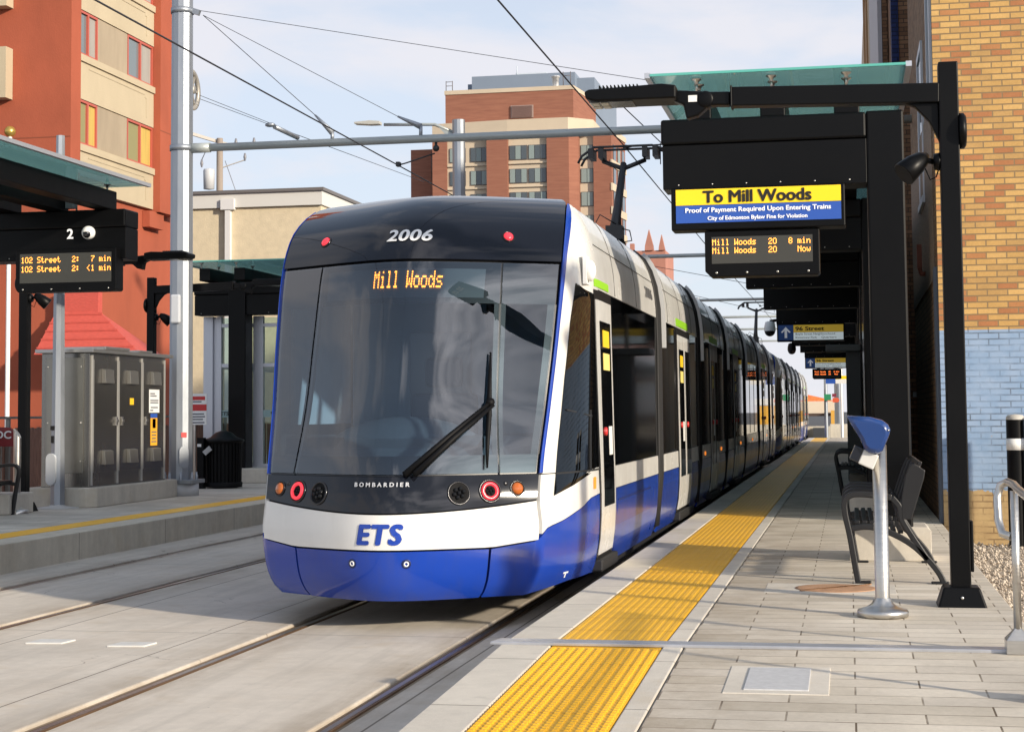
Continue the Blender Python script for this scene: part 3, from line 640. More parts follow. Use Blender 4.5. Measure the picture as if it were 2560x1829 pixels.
# slab strips between the rail grooves
GRO = [(-7.80, -7.655), (-6.405, -6.26), (-4.17, -4.015), (-2.69, -2.545)]
mb = MB(); xs = [-8.6] + [q for gq in GRO for q in gq] + [-1.80]
for i in range(0, len(xs), 2): mb.box(xs[i], xs[i+1], -6, 130, -.30, 0)
struct('track_slab', mb, SLAB, .012)
RAILM = mat('rusty rail', (.16, .095, .052), .55, .35, var=.30, vs=6, bump=.2, bs=60, stretch=(1, .15, 1)); FLANGE = mat('rail groove grout', (.22, .165, .11), .8, var=.25, vs=7, stretch=(1, .2, 1))
rl = ['rusty rail nearest the far platform', 'rusty rail of the far track on its tram side', 'rusty rail emerging from under the left side of the tram', 'rusty rail beside the near platform edge']
HEAD = mat('polished rail head', (.33, .30, .29), .3, .8, var=.15, vs=4)
for (a, b_), l in zip(GRO, rl):
    t = thing('rail', ((a+b_)/2, 0, -.05), l, 'rail', 'rails set in the track slab')
    hx = a + .055 if a in (-7.80, -4.17) else a + .035
    mb = MB(); mb.box(a-.001, b_+.001, -6, 130, -.2, -.022); mb.build('rail_bed', FLANGE, t)
    mb = MB(); mb.box(hx, hx + .062, -6, 130, -.15, -.010); mb.build('rail_head', RAILM, t)
    MB().box(hx + .015, hx + .048, -6, 130, -.0098, -.0075).build('running_band', HEAD, t)
# loose plates on the slab
pc = concrete('pale precast patch', (.60, .59, .56))
for (cx, cy), l in (((-5.54, 11.31), 'pale square plate lying on the slab, farther from the tram'), ((-4.90, 11.24), 'pale square plate lying on the slab, nearer to the tram')):
    mb = MB(); mb.prism([(cx-.14, cy-.11), (cx+.12, cy-.08), (cx+.14, cy+.10), (cx-.12, cy+.09)], 'z', .0, .012); flat('cover_plate', mb, pc, l, 'plate', 'plates on the track slab', .003)
# --- near (right) platform: ramp up to y = 9.48, then level
PY = 9.48; RAMP = .0325
def pz(y): return .30 if y >= PY else .30 - RAMP * (PY - y)
def psheet(x0, x1, y0, y1, dz, name, m, mb=None):
    mb = mb or MB(); ys = [y0] + ([PY] if y0 < PY < y1 else []) + [y1]
    for p, q in zip(ys, ys[1:]):
        mb.add([(x0, p, pz(p)+dz), (x1, p, pz(p)+dz), (x1, q, pz(q)+dz), (x0, q, pz(q)+dz), (x0, p, -.3), (x1, p, -.3), (x1, q, -.3), (x0, q, -.3)],
               [(0,1,2,3), (0,3,7,4), (1,5,6,2), (0,4,5,1), (3,2,6,7)])
    return struct(name, mb, m, .008) if name else mb
X0, XA, XB, XC2 = -1.925, -1.64, -1.03, -.915
psheet(X0, XA - .004, -3, 83, 0, 'platform_edge', COPING)
psheet(XA, XB, -3, 83, -.004, 'tactile_base', YEL)
psheet(XB + .004, XC2, -3, 83, 0, 'platform_kerb', COPING)
psheet(XC2 + .006, 1.0, -3, 83, -.001, 'platform_paving', PAVE)
mb = MB(); n = 12
for k in range(n):
    x = XA + (k + .5) * (XB - XA) / n
    for y0, y1 in ((PY + .05, 13.6), (13.62, 22.), (22.02, 36.), (36.02, 82)):
        w = .019; mb.add([(x-w, y0, .296), (x+w, y0, .296), (x+w, y1, .296), (x-w, y1, .296), (x-w*.6, y0, .2985), (x+w*.6, y0, .2985), (x+w*.6, y1, .2985), (x-w*.6, y1, .2985)], [(4,5,6,7), (0,1,5,4), (1,2,6,5), (3,0,4,7), (2,3,7,6)])
    y = 4.2
    while y < PY - .1:
        z = pz(y) - .004; w = .016; mb.add([(x-w, y-w*1.15, z), (x+w, y-w*1.15, z), (x+w, y+w*1.15, z+.001), (x-w, y+w*1.15, z+.001)] + [(x-w*.62, y-w*.7, z+.0075), (x+w*.62, y-w*.7, z+.0075), (x+w*.62, y+w*.7, z+.0085), (x-w*.62, y+w*.7, z+.0085)], [(4,5,6,7), (0,1,5,4), (1,2,6,5), (3,0,4,7), (2,3,7,6)])
        y += .0508
struct('tactile_strip', mb, YEL)
# dirt seams across the tactile tiles
mb = MB()
for k in range(30):
    y = PY - 3.66 + .61 * k
    if abs(y - PY) > .1: mb.add([(XA, y-.003, pz(y)+.0002), (XB, y-.003, pz(y)+.0002), (XB, y+.003, pz(y)+.0002), (XA, y+.003, pz(y)+.0002)], [(0,1,2,3)])
struct('tile_joint', mb, mat('tile joint dirt', (.33, .15, .012), .8))
flat('expansion_joint_cover', MB().prism([(X0-.06, PY-.075), (.86, PY-.065), (.86, PY+.065), (X0-.03, PY+.075)], 'z', .296, .315), mat('aluminium cover strip', (.50, .51, .54), .45, .7, var=.1, vs=6), 'flat grey metal strip laid across the whole platform', 'cover strip', None, .004)
# utility box lids and manhole
def lid(x0, x1, y0, y1, label):
    t = thing('utility_box', ((x0+x1)/2, y0, pz(y0)), label, 'utility cover')
    zc = pz((y0+y1)/2); s = (pz(y1) - pz(y0)) / 2
    def slab(a, b_, c, d, h, nm, m):
        q = MB(); q.add([(a, c, pz(c)+h), (b_, c, pz(c)+h), (b_, d, pz(d)+h), (a, d, pz(d)+h), (a, c, pz(c)-.05), (b_, c, pz(c)-.05), (b_, d, pz(d)-.05), (a, d, pz(d)-.05)], [(0,1,2,3), (0,4,5,1), (1,5,6,2), (2,6,7,3), (3,7,4,0)]); q.build(nm, m, t, .003)
    slab(x0, x1, y0, y1, .003, 'collar', COPING); slab(x0+.095, x1-.095, y0+.07, y1-.06, .009, 'lid', mat('grey lid', (.50, .50, .50), .6, var=.1, vs=25))
lid(-.615, -.12, 8.18, 8.88, 'square grey utility lid set in the near pavers')
t = thing('manhole', (-.12, 12.63, .30), 'round rusty manhole cover in the paving behind the steel post', 'manhole cover')
MB().box(-.62, .30, 12.3, 12.97, .2, .3015).build('collar', COPING, t, .003)
MAN = mat('rusty cast iron', (.42, .235, .13), .8, var=.2, vs=14, bump=.3, bs=60)
MB().lathe((-.12, 12.63, .298), [(.29, 0), (.29, .007), (.27, .009), (.001, .009)], 40).build('lid', MAN, t)
mb = MB()
for k in range(-5, 6):
    h = math.sqrt(.25**2 - (k*.045)**2) if abs(k*.045) < .25 else 0
    if h > .03: mb.bar((-.12 + k*.045*.7 - h*.7, 12.63 - h*.7 + k*.045*.7, .309), (-.12 + k*.045*.7 + h*.7, 12.63 + h*.7 + k*.045*.7, .309), .016, .008)
mb.build('tread_rib', MAN, t)
# gravel bed
GRAV = mat('gravel', (.40, .335, .265), .95, var=.5, vs=26, bump=1., bs=45)
mb = MB(); nx, ny = 40, 80
vs = [(1.0 + 9 * (i/nx)**1.6, 4 + 15.95 * j/ny, .18 + .05 * random.random() - .14 * min(1, max(0, (4+15.95*j/ny-9)/9)) + (.03 if i == 0 else 0)) for j in range(ny+1) for i in range(nx+1)]
mb.add(vs, [(j*(nx+1)+i, j*(nx+1)+i+1, (j+1)*(nx+1)+i+1, (j+1)*(nx+1)+i) for j in range(ny) for i in range(nx)])
tag(mb.build('gravel', GRAV), None, None, None, 'stuff')
mb = MB(); R = random.Random(3)
for k in range(5200):
    x, y = 1.02 + 1.5 * R.random()**1.3, 9.5 + 10.2 * R.random(); r = .010 + .020 * R.random()**2; z = .21 - .14 * min(1, max(0, (y-9)/9)) + .03 * R.random()
    p = [Vector((R.uniform(-1,1), R.uniform(-1,1), R.uniform(-.7,.7))) for _ in range(5)]
    vs = [(x + r*a, y + r*b_, z + r*c) for a, b_, c in ((1, .2*R.random(), 0), (-.3, 1, .1), (-.9, -.3*R.random(), 0), (.2, -1, .1), (.1, .1, .8+R.random()*.4), (0, 0, -.5))]
    mb.add(vs, [(0,1,4), (1,2,4), (2,3,4), (3,0,4), (1,0,5), (2,1,5), (3,2,5), (0,3,5)])
tag(mb.build('pebbles', mat('pebbles', (.46, .39, .31), .9, var=.55, vs=17)), None, None, None, 'stuff')
# --- far (left) platform
mb = MB(); mb.box(-15.5, -9.22, 2, 84, -.3, .30); struct('far_platform_paving', mb, FPAVE)
mb = MB(); mb.box(-8.85, -8.44, 2, 84, -.31, .301); struct('far_platform_wall', mb, WALLC, .01)
mb = MB(); mb.box(-9.22, -8.85, 2, 84, -.3, .304); struct('far_tactile_strip', mb, mat('yellow far strip', (.92, .50, .025), .55, var=.07, vs=2))
mb = MB(); mb.box(-23, -15.5, 2, 110, -.3, .02); struct('pavement', mb, concrete('pavement concrete', (.40, .38, .34)))
# ================================================================ near platform furniture
# --- lamp post (built at the origin, arm towards -x), copied to the far platform mirrored by rotation
def floodlight(mb_h, mb_b, c, sx):
    x, y, z = c; mb_b.lathe((x, y, z), [(.001, -.012), (.05, -.012), (.05, .05*1), (.03, .07)], 14, 'x') if sx > 0 else mb_b.lathe((x - .06, y, z), [(.03, -.02), (.05, 0), (.05, .06), (.001, .06)], 14, 'x')
    mb_b.tube([(x - .05*sx*-1 if sx > 0 else x - .07, y, z), (x - .17, y, z + .01)], .02, 8)
    d = Vector((-.55, -.35, -.62)).normalized(); p = Vector((x - .17, y, z + .05))
    mb_h.tube([p - d*.02, p + d*.02, p + d*.10, p + d*.19, p + d*.20], [.03, .062, .08, .088, .084], 16)
def lamp_post(loc, label):
    t = thing('lamp_post', loc, label, 'lamp post', 'black lamp posts on the platforms'); x, y, z0 = loc
    b = MB(); b.add([(x-.155, y-.15, z0), (x+.155, y-.15, z0), (x+.155, y+.15, z0), (x-.155, y+.15, z0), (x-.115, y-.11, z0+.125), (x+.115, y-.11, z0+.125), (x+.115, y+.11, z0+.125), (x-.115, y+.11, z0+.125)], [(4,5,6,7), (0,1,5,4), (1,2,6,5), (2,3,7,6), (3,0,4,7)])
    bo = b.build('base_cover', BLACK, t, .012); MB().lathe((x, y-.136, z0+.06), [(.001, -.004), (.010, -.004), (.010, .01)], 10, 'y').build('base_bolt', STEEL, bo)
    b = MB(); b.box(x-.064, x+.064, y-.064, y+.064, z0+.1, z0+3.58); b.build('post', BLACK, t, .008)
    b = MB(); b.bar((x-.06, y, z0+3.375), (x-1.43, y, z0+3.41), .13, .13); b.prism([(x-.064, z0+3.05), (x-.064, z0+3.32), (x-.30, z0+3.325), (x-.22, z0+3.29), (x-.13, z0+3.19)], 'y', y-.03, y+.03); b.bar((x-1.425, y, z0+3.41), (x-1.44, y, z0+3.41), .15, .15)
    b.build('arm', BLACK, t, .008)
    h = MB(); h.lathe((x-1.61, y-.06, z0+3.40), [(.001, 0), (.055, 0), (.06, .02), (.06, .10), (.055, .12), (.001, .12)], 20, 'y'); h.bar((x-1.44, y, z0+3.40), (x-1.61, y, z0+3.405), .10, .095)
    h.prism([(x-1.60, z0+3.455), (x-1.60, z0+3.34), (x-1.66, z0+3.29), (x-1.74, z0+3.27), (x-1.76, z0+3.37), (x-1.83, z0+3.40), (x-1.83, z0+3.475)], 'y', y-.05, y+.05)
    top = [(x-1.80, z0+3.40), (x-1.80, z0+3.49), (x-1.90, z0+3.505), (x-2.12, z0+3.495), (x-2.40, z0+3.485), (x-2.43, z0+3.47), (x-2.42, z0+3.42), (x-2.35, z0+3.402)]
    h.prism(top, 'y', y-.15, y+.15)
    hd = h.build('lamp_head', BLACK, t, .012)
    f = MB()
    for k in range(11): f.box(x-2.33+k*.026, x-2.33+k*.026+.006, y-.13, y+.13, z0+3.48, z0+3.512)
    f.build('cooling_fin', BLACK, hd)
    f = MB(); f.box(x-2.40, x-2.10, y-.12, y+.12, z0+3.396, z0+3.404); f.build('lamp_lens', mat('dark lens panel', (.03, .03, .03), .25), hd)
    f = MB()
    for k in range(2):
        for s_ in (-.06, .06): f.box(x-2.385+k*.065, x-2.335+k*.065, y+s_-.045, y+s_+.045, z0+3.390, z0+3.3965)
    f.build('led_module', mat('led chip plate', (.45, .42, .34), .4), hd)
    f = MB(); f.box(x-1.725, x-1.665, y-.0535, y-.051, z0+3.385, z0+3.43); f.build('rating_label', WHITE, hd)
    fh, fb = MB(), MB(); fb.lathe((x-.064, y, z0+2.92), [(.001, -.045), (.055, -.04), (.06, -.01), (.06, .0), (.001, .0)], 16, 'x'); fb.tube([(x-.10, y, z0+2.92), (x-.18, y, z0+2.94)], .02, 8)
    fb.tube([(x-.17, y, z0+2.9), (x-.13, y-.01, z0+2.80), (x-.09, y, z0+2.82), (x-.07, y, z0+2.88)], .005, 5)
    d = Vector((-.62, -.30, -.55)).normalized(); p = Vector((x-.16, y, z0+2.96)); fh.tube([p - d*.02, p + d*.03, p + d*.10, p + d*.20, p + d*.205], [.02, .055, .075, .085, .08], 18)
    fl = fh.build('floodlight', BLACK, t); fb.build('bracket', BLACK, fl)
    q = MB(); q.lathe((x+.064, y, z0+3.12), [(.001, 0), (.12, 0), (.12, .03), (.10, .045), (.001, .045)], 20, 'x'); q.build('speaker', BLACK, t)
    q = MB(); q.box(x+.064, x+.085, y-.05, y+.05, z0+.22, z0+.55); q.build('hand_hole_cover', BLACK, t, .006)
    return t
lp = lamp_post((.692, 11.65, .30), 'tall black square lamp post on a boxed base in front of the yellow brick wall')
dup(lp, (-11.13, 21.85, .30), 'black lamp post behind the arrivals screen on the far platform')
dup(lp, (-11.33, 26.7, .30), 'black lamp post with floodlight standing behind the steel cabinet')
for o, (ob, ang) in zip([q for q in COL.objects if q.name.startswith('lamp_post.')], ((0, math.pi), (0, math.pi))): o.rotation_euler = (0, 0, ang)
# --- help point bollard
def pole_thing():
    x, y = .178, 10.95; t = thing('validator_post', (x, y, .30), 'stainless steel post on a round flange carrying a blue card reader hood', 'card reader')
    MB().lathe((x, y, .30), [(.001, .0), (.118, 0), (.157, .004), (.157, .035), (.150, .045), (.10, .060), (.070, .080), (.052, .108), (.046, .118)], 40).build('flange', STEEL, t)
    mb = MB(); mb.lathe((x, y, 0), [(.0445, .36), (.0445, 1.36), (.001, 1.36)], 32); mb.build('post', STEEL, t)
    # hood: a blue fin-shaped shell, pointed towards the track
    prof = [(-.20, 1.545), (-.05, 1.535), (.02, 1.515), (.055, 1.488), (.068, 1.455), (.060, 1.42), (.02, 1.325), (-.01, 1.305), (-.065, 1.312), (-.095, 1.34), (-.115, 1.40), (-.16, 1.475)]
    mb = MB(); n = len(prof)
    cx_, cz_ = -.03, 1.42
    for yy0, yy1, s0, s1 in ((-.10, -.13, 1., .86), ):
        pass
    rings = [(-.13, .72), (-.12, .93), (-.09, 1.0), (.06, 1.0), (.09, .93), (.10, .72)]; vs = []
    for dy, sc in rings: vs += [(x + cx_ + (px - cx_) * sc, y - .03 + dy, cz_ + (pz_ - cz_) * sc) for px, pz_ in prof]
    fs = [(i*n+k, i*n+(k+1)%n, (i+1)*n+(k+1)%n, (i+1)*n+k) for i in range(5) for k in range(n)]
    mb.add(vs, fs, True); mb.add(vs[:n], [tuple(range(n))]); mb.add(vs[-n:], [tuple(range(n))[::-1]])
    h = mb.build('hood', mat('blue moulded plastic', (.010, .042, .175), .22, coat=.6), t)
    MB().sphere((x + .055, y - .155, 1.452), .007, 10, 6).build('rivet', STEEL, h)
    a = math.radians(24); mb = MB(); c = Vector((x - .105, y - .06, 1.275)); ux = Vector((math.cos(a), 0, -math.sin(a))); uz = Vector((math.sin(a), 0, math.cos(a)))
    def obx(mb, x0, x1, y0, y1, z0, z1):
        return mb.add([c + ux*q + uz*w + Vector((0, e, 0)) for w in (z0, z1) for q, e in ((x0, y0), (x1, y0), (x1, y1), (x0, y1))], [(0,3,2,1), (4,5,6,7), (0,1,5,4), (1,2,6,5), (2,3,7,6), (3,0,4,7)])
    obx(mb, -.015, .085, -.06, .07, -.035, .06); rb = mb.build('reader_body', mat('pale grey plastic', (.62, .61, .58), .4), t, .008)
    mb = MB(); obx(mb, -.075, -.016, -.062, .072, -.03, .062); mb.build('screen', mat('dark screen', (.012, .014, .02), .12, coat=.5), rb, .006)
pole_thing()
# --- benches
def bench(loc, label, group='benches on the platforms'):
    t = thing('bench', loc, label, 'bench', group); x, y, z = loc
    B = mat('black cast metal', (.010, .010, .011), .42, var=.1)
    def frame(yy, legs=True):
        mb = MB(); q = lambda pts, r: mb.tube([(x+a, yy, z+b) for a, b in pts], r, 8)
        def strap(pts, w=.055, h=.045):
            P_ = [Vector((0, *q)) for q in [pts[0]] + list(pts) + [pts[-1]]] ; out = []
            for i in range(1, len(P_) - 2):
                for j in range(4):
                    t_ = j / 4; a_, b_, c_, d_ = P_[i-1], P_[i], P_[i+1], P_[i+2]; out.append(.5 * (2*b_ + (c_-a_)*t_ + (2*a_-5*b_+4*c_-d_)*t_*t_ + (3*b_-a_-3*c_+d_)*t_**3))
            out.append(P_[-1]); hh = h / 2; L_, R_ = [], []
            for i, p in enumerate(out):
                d = (out[min(i+1, len(out)-1)] - out[max(i-1, 0)]).normalized(); nn = Vector((0, -d.z, d.y)); L_.append(p + nn*hh); R_.append(p - nn*hh)
            n_ = len(out); vs = [(x+q.y, yy + s_*w/2, z+max(q.z, 0)) for s_ in (-1, 1) for q in L_ + R_]; m_ = 2*n_; fs = []
            for i in range(n_-1): fs += [(i, i+1, n_+i+1, n_+i), (m_+i, m_+n_+i, m_+n_+i+1, m_+i+1), (i, m_+i, m_+i+1, i+1), (n_+i, n_+i+1, m_+n_+i+1, m_+n_+i)]
            fs += [(0, n_, m_+n_, m_), (n_-1, m_+n_-1, m_+m_-1, m_-1)]; mb.add(vs, fs)
        if legs:
            strap([(.075, .0), (.055, .12), (.02, .35), (-.01, .50), (-.012, .60), (.03, .645), (.10, .655), (.22, .645), (.33, .63)])      # front leg running up into the arm
            strap([(.03, .40), (.12, .415), (.22, .405), (.34, .36), (.46, .29), (.56, .20), (.65, .09), (.695, .0)])              # rear arch
        else: strap([(.02, .42), (-.01, .50), (-.012, .60), (.03, .645), (.10, .655), (.22, .645), (.33, .63)]); strap([(.03, .41), (.20, .41), (.36, .40)])
        strap([(.33, .63), (.385, .56), (.40, .47), (.46, .36), (.58, .17)] if legs else [(.33, .63), (.385, .56), (.40, .42)])
        strap([(.385, .52), (.43, .64), (.48, .78), (.52, .87)], .05, .05)
        if legs: mb.bar((x+.06, yy, z+.008), (x+.17, yy, z+.008), .07, .016); mb.bar((x+.60, yy, z+.008), (x+.73, yy, z+.008), .07, .016)
        mb.build('frame', B, t, .008)
    for yy in (y, y + .60, y + 1.2, y + 1.78): frame(yy, yy in (y, y + 1.78))
    for k in range(7):
        mb = MB(); a = .06 + k * .052; mb.box(x+a, x+a+.036, y+.03, y+1.77, z+.435 - .012*k*(k>3), z+.458 - .012*k*(k>3)); mb.build('seat_slat', B, t, .004)
    for k in range(6):
        a0, b0 = .425 + k*.022, .54 + k*.066; mb = MB(); mb.bar((x+a0, y+.02, z+b0), (x+a0, y+1.78, z+b0), .03, .05, (.3, 0, 1)); mb.build('back_slat', B, t, .005)
    mb = MB()
    mb.prism([(x+.40, z+.62), (x+.435, z+.80), (x+.475, z+.875), (x+.50, z+.88), (x+.575, z+.83), (x+.565, z+.77), (x+.47, z+.47), (x+.40, z+.47)], 'y', y-.03, y+.01); mb.build('back_end_plate', B, t, .006)
    return t
b0 = bench((-.035, 13.05, .30), 'black metal bench with curved legs behind the steel card reader post')
dup(b0, (-.20, 26.3, .30), 'black bench in the shade farther along the near platform')
b2 = dup(b0, (-10.83, 21.1, .30), 'black bench cut by the left edge on the far platform'); b2.rotation_euler = (0, 0, math.pi)
# --- canopy
RB = concrete('plinth concrete', (.54, .50, .43), streak=True)
FY = [15.0, 21.2, 27.4, 33.2, 39.0, 46.0, 52.2, 58.2, 64.0, 69.0]
def canopy_frame(parent, y, xe, xc0, xc1, xback=None, zb=.57):
    xb_ = xc0 if xback is None else xback; x0, x1 = min(xe, xb_), max(xe, xb_)
    mb = MB(); mb.box(x0, x1, y, y+.42, 3.93, 4.155); b = mb.build('beam', BLACK, parent, .02)
    mb = MB(); mb.box(x0 + .012, x1 - .0, y+.02, y+.40, 3.535, 3.926); mb.build('fascia_box', BLACK, b, .006)
    mb = MB(); mb.box(min(xc0, xc1), max(xc0, xc1), y + (.02 if xback is None else -.03), y+.40, zb, 4.165); mb.build('column', BLACK, parent, .02)
    q = MB()
    for k in range(6): q.lathe((x0 + .15 + (x1-x0-.3)*k/5, y+.018, 3.57), [(.001, 0), (.007, 0), (.007, .006)], 8, 'y')
    q.build('fascia_bolt', STEEL, b)
def canopy(ys, xe, xc0, xc1, label, yfront, yback, xback=None):
    t = thing('platform_canopy', (xc0, ys[0], .30), label, 'shelter')
    for y in ys: canopy_frame(t, y, xe, xc0, xc1, xback)
    s = 1 if xc0 > xe else -1
    for k, xx in enumerate((.33, .98, 1.62) if xback is None else (.5, 1.6, 2.6, 3.3)):
        mb = MB(); x = xe + s * xx; mb.box(x-.11, x+.11, yfront+.35, yback-.3, 4.16, 4.40); mb.build('purlin', BLACK, t, .012)
    g0, g1 = sorted((xe - s*.06, (xc1 if xback is None else xback) + s*.02)); mb = MB(); mb.box(g0, g1, yfront, yback, 4.50, 4.516); gl = mb.build('glass_roof', TGLASS, t)
    mb = MB(); mb.box(g0-.05, g0, yfront, yback, 4.485, 4.53); mb.box(g1, g1+.05, yfront, yback, 4.485, 4.53); mb.build('roof_edge_rail', ALU, gl)
    mb = MB(); mb.box(g0, g1, yfront-.006, yfront+.012, 4.497, 4.519); mb.build('roof_glass_edge', mat('green glass edge', (.10, .42, .36), .2), gl)
    for xx in ((.33, .98, 1.62) if xback is None else (.5, 1.6, 2.6, 3.3)):
        for yy in [yfront + .18] + [y + .2 for y in ys]:
            x = xe + s * xx; q = MB(); q.tube([(x, yy, 4.38), (x, yy, 4.45)], .012, 6); q.lathe((x, yy, 4.44), [(.015, 0), (.02, .03), (.045, .045), (.045, .056), (.001, .056)], 14); q.build('glass_clamp', STEEL, t)
    return t
cn1 = canopy(FY[:5], -1.585, .195, .515, 'black canopy with green glass roof over the near platform, nearest beam above the yellow sign', 14.75, 41.5)
cn2 = canopy(FY[5:], -1.585, .195, .515, 'black canopy far down the near platform beyond the first one', 45.4, 71)
mb = MB()
for y0, y1 in ((21.4, 27.4), (27.8, 33.2), (33.6, 39.0)): mb.box(.22, .26, y0, y1, .62, 3.5)
mb.build('wind_screen', mat('dark screen glass', (.006, .007, .008), .12, spec=.3), cn1)
for k, y in enumerate(FY):
    mb = MB(); x0, x1 = (-.02, .66); hb = .285
    mb.prism([(x0, .30), (x1, .30), (x1, .30+hb-.03), (x1-.03, .30+hb), (x0+.03, .30+hb), (x0, .30+hb-.03)], 'y', y-.02, y+.62)
    l = ['pale concrete block under the nearest canopy column, behind the bench', 'pale concrete block under the second canopy column', 'pale concrete block under the third canopy column by the shaded bench'] + ['concrete block under a far canopy column'] * 7
    flat('concrete_plinth', mb, RB, l[k], 'concrete block', 'concrete blocks under the canopy columns', .006)
mb = MB(); mb.box(.26, .47, 14.965, 14.999, .82, 1.12); pl = mb.build('access_plate', BLACK, cn1, .003)
# --- signs under the front beam
def sign_box(name, x0, x1, y, z0, z1, label, cat, d=.26):
    t = thing(name, ((x0+x1)/2, y, z1), label, cat); MB().box(x0, x1, y, y+d, z0, z1).build('housing', BLACK, t, .012); return t
def face(t, x0, x1, y, z0, z1, m, name): return MB().quad((x0, y, z0), (x1, y, z0), (x1, y, z1), (x0, y, z1)).build(name, m, t)
def stext(t, s, xa, xb, y, z0, h, m, **k): return text(s, lambda u, v, d: Vector((xa + (xb-xa)*u, y - d, z0 + h*v)), m, t, 'lettering', **k)
t = sign_box('destination_sign', -1.50, .005, 14.98, 3.163, 3.534, 'yellow and blue sign reading To Mill Woods under the front beam', 'sign')
face(t, -1.457, -.03, 14.972, 3.383, 3.552 - .03, YELLOWS, 'yellow_panel'); face(t, -1.457, -.03, 14.972, 3.226, 3.380, BLUES, 'blue_panel')
stext(t, 'To Mill Woods', -1.215, -.285, 14.968, 3.402, .104, INK, bold=.06)
stext(t, 'Proof of Payment Required Upon Entering Trains', -1.373, -.118, 14.968, 3.317, .041, WINK, bold=.04)
stext(t, 'City of Edmonton Bylaw Fine for Violation', -1.18, -.32, 14.968, 3.2475, .034, WINK, bold=.04)
def led_sign(x0, x1, y, z0, z1, label, lines, colr=LED, name='arrivals_screen', m=.06, bolts=True):
    t = thing(name, ((x0+x1)/2, y, z1), label, 'led screen'); c = .05
    mb = MB(); mb.prism([(x0+c, z0), (x1-c*.4, z0), (x1, z0+c*.4), (x1, z1), (x0, z1), (x0, z0+c)], 'y', y, y+.22); mb.build('housing', BLACK, t, .008)
    sx0, sx1, sz0, sz1 = x0 + m, x1 - m, z0 + (.115 if bolts else .04), z1 - .05
    sc = face(t, sx0, sx1, y-.004, sz0, sz1, LEDBG, 'screen')
    h = (sz1 - sz0); cell = (sx1 - sx0) / 136.
    for li, parts in enumerate(lines):
        for s, u0 in parts:
            px = int(u0 * 136)
            led_dots_mb = led_dots(MB(), s, lambda c_, r, li=li, px=px: (Vector((sx0 + (px + c_ + .5) * cell, y-.007, sz1 - h * (.30 + .31*li) + r * cell * 1.18)), Vector((cell, 0, 0)), Vector((0, 0, cell * 1.18))), 0, .43)
            led_dots_mb.build('display_text', colr, sc)
    if bolts:
        q = MB()
        for k in range(4): q.lathe((x0 + .10 + (x1-x0-.2)*k/3, y-.006, z0+.035), [(.001, 0), (.010, 0), (.010, .008)], 10, 'y')
        q.build('bolt', STEEL, t)
    return t
led_sign(-1.212, -.22, 15.0, 2.750, 3.150, 'amber arrivals screen hanging under the yellow and blue sign', [[('Mill Woods', .01), ('20', .57), ('8 min', .77)], [('Mill Woods', .01), ('20', .57), ('Now', .86)]])
def street_sign(x0, y, sc, label, fade=1.):
    z1 = 3.534; w, h = 1.50*sc, .40*sc; t = sign_box('street_sign', x0, x0+w, y-.02, z1-h, z1, label, 'sign')
    f = .03; yy = y - .028; xa = x0 + f + .335*sc
    face(t, x0+f, xa, yy, z1-h+.03, z1-.03, mat('navy sign face', (.02, .06, .20), .5, emit=.12), 'arrow_panel')
    face(t, xa+.004, x0+w-f, yy, z1-.03-.165*sc, z1-.03, mat('shaded yellow face', (.70, .46, .05), .5, emit=.16), 'yellow_panel'); face(t, xa+.004, x0+w-f, yy, z1-h+.03, z1-.034-.165*sc, mat('pale sign face', (.60, .68, .70), .5, emit=.28), 'white_panel')  # yellow dulled as if shaded; every panel gets an added glow to show up
    cx = (x0+f+xa)/2; mb = MB(); zt = z1-.07; mb.add([(cx, yy-.004, zt), (cx-.11*sc, yy-.004, zt-.12*sc), (cx-.075*sc, yy-.004, zt-.135*sc), (cx-.028*sc, yy-.004, zt-.085*sc), (cx-.028*sc, yy-.004, zt-.25*sc), (cx+.028*sc, yy-.004, zt-.25*sc), (cx+.028*sc, yy-.004, zt-.085*sc), (cx+.075*sc, yy-.004, zt-.135*sc), (cx+.11*sc, yy-.004, zt-.12*sc)], [(0,1,2,3), (0,3,4,5,6), (0,6,7,8)]); mb.build('arrow', WINK, t)
    stext(t, '96 Street', xa+.05, xa+.68*sc, yy-.004, z1-.155*sc, .085*sc, INK, bold=.05)
    stext(t, 'Boyle Street Neighbourhood', xa+.05, xa+.92*sc, yy-.004, z1-.255*sc, .045*sc, INK); stext(t, 'Kinistinaw Park', xa+.05, xa+.52*sc, yy-.004, z1-.335*sc, .045*sc, INK); stext(t, 'Quarters', xa+.62*sc, xa+.95*sc, yy-.004, z1-.335*sc, .045*sc, INK)
street_sign(-1.56, 39.0, 1., 'larger blue and yellow 96 Street sign with white arrow')
street_sign(-1.56, 64.0, 1., 'smaller, more distant 96 Street sign above the orange screen')
led_sign(-1.30, -.25, 64.05, 2.74, 3.12, 'orange arrivals screen under the distant canopy', [[('Mill Woods', .03), ('20', .57), ('8 min', .77)], [('Mill Woods', .03), ('20', .57), ('Now', .80)]], LEDR, bolts=False)
for (x, y, z), l in (((-1.70, 38.6, 3.36), 'white camera dome hanging from the shaded canopy edge near the street sign'), ((-1.66, 52.3, 3.40), 'small dark camera dome under the distant canopy')):
    t = thing('camera_dome', (x, y, z), l, 'camera'); m = MB(); m.lathe((x, y, z), [(.06, .22), (.10, .20), (.125, .10), (.13, 0)], 20); m.build('housing', WHITE if y < 45 else BLACK, t); MB().sphere((x, y, z), .12, 18, 8, -1, 0).build('dome', mat('smoked dome', (.015, .015, .018), .1, coat=.5), t)
    MB().bar((x, y, z+.22), (x+.15, y, z+.24), .06, .06).build('arm', BLACK, t)
t = thing('information_pillar', (.1, 33.6, .3), 'tall dark grey information pillar standing beside the shaded bench', 'pillar')
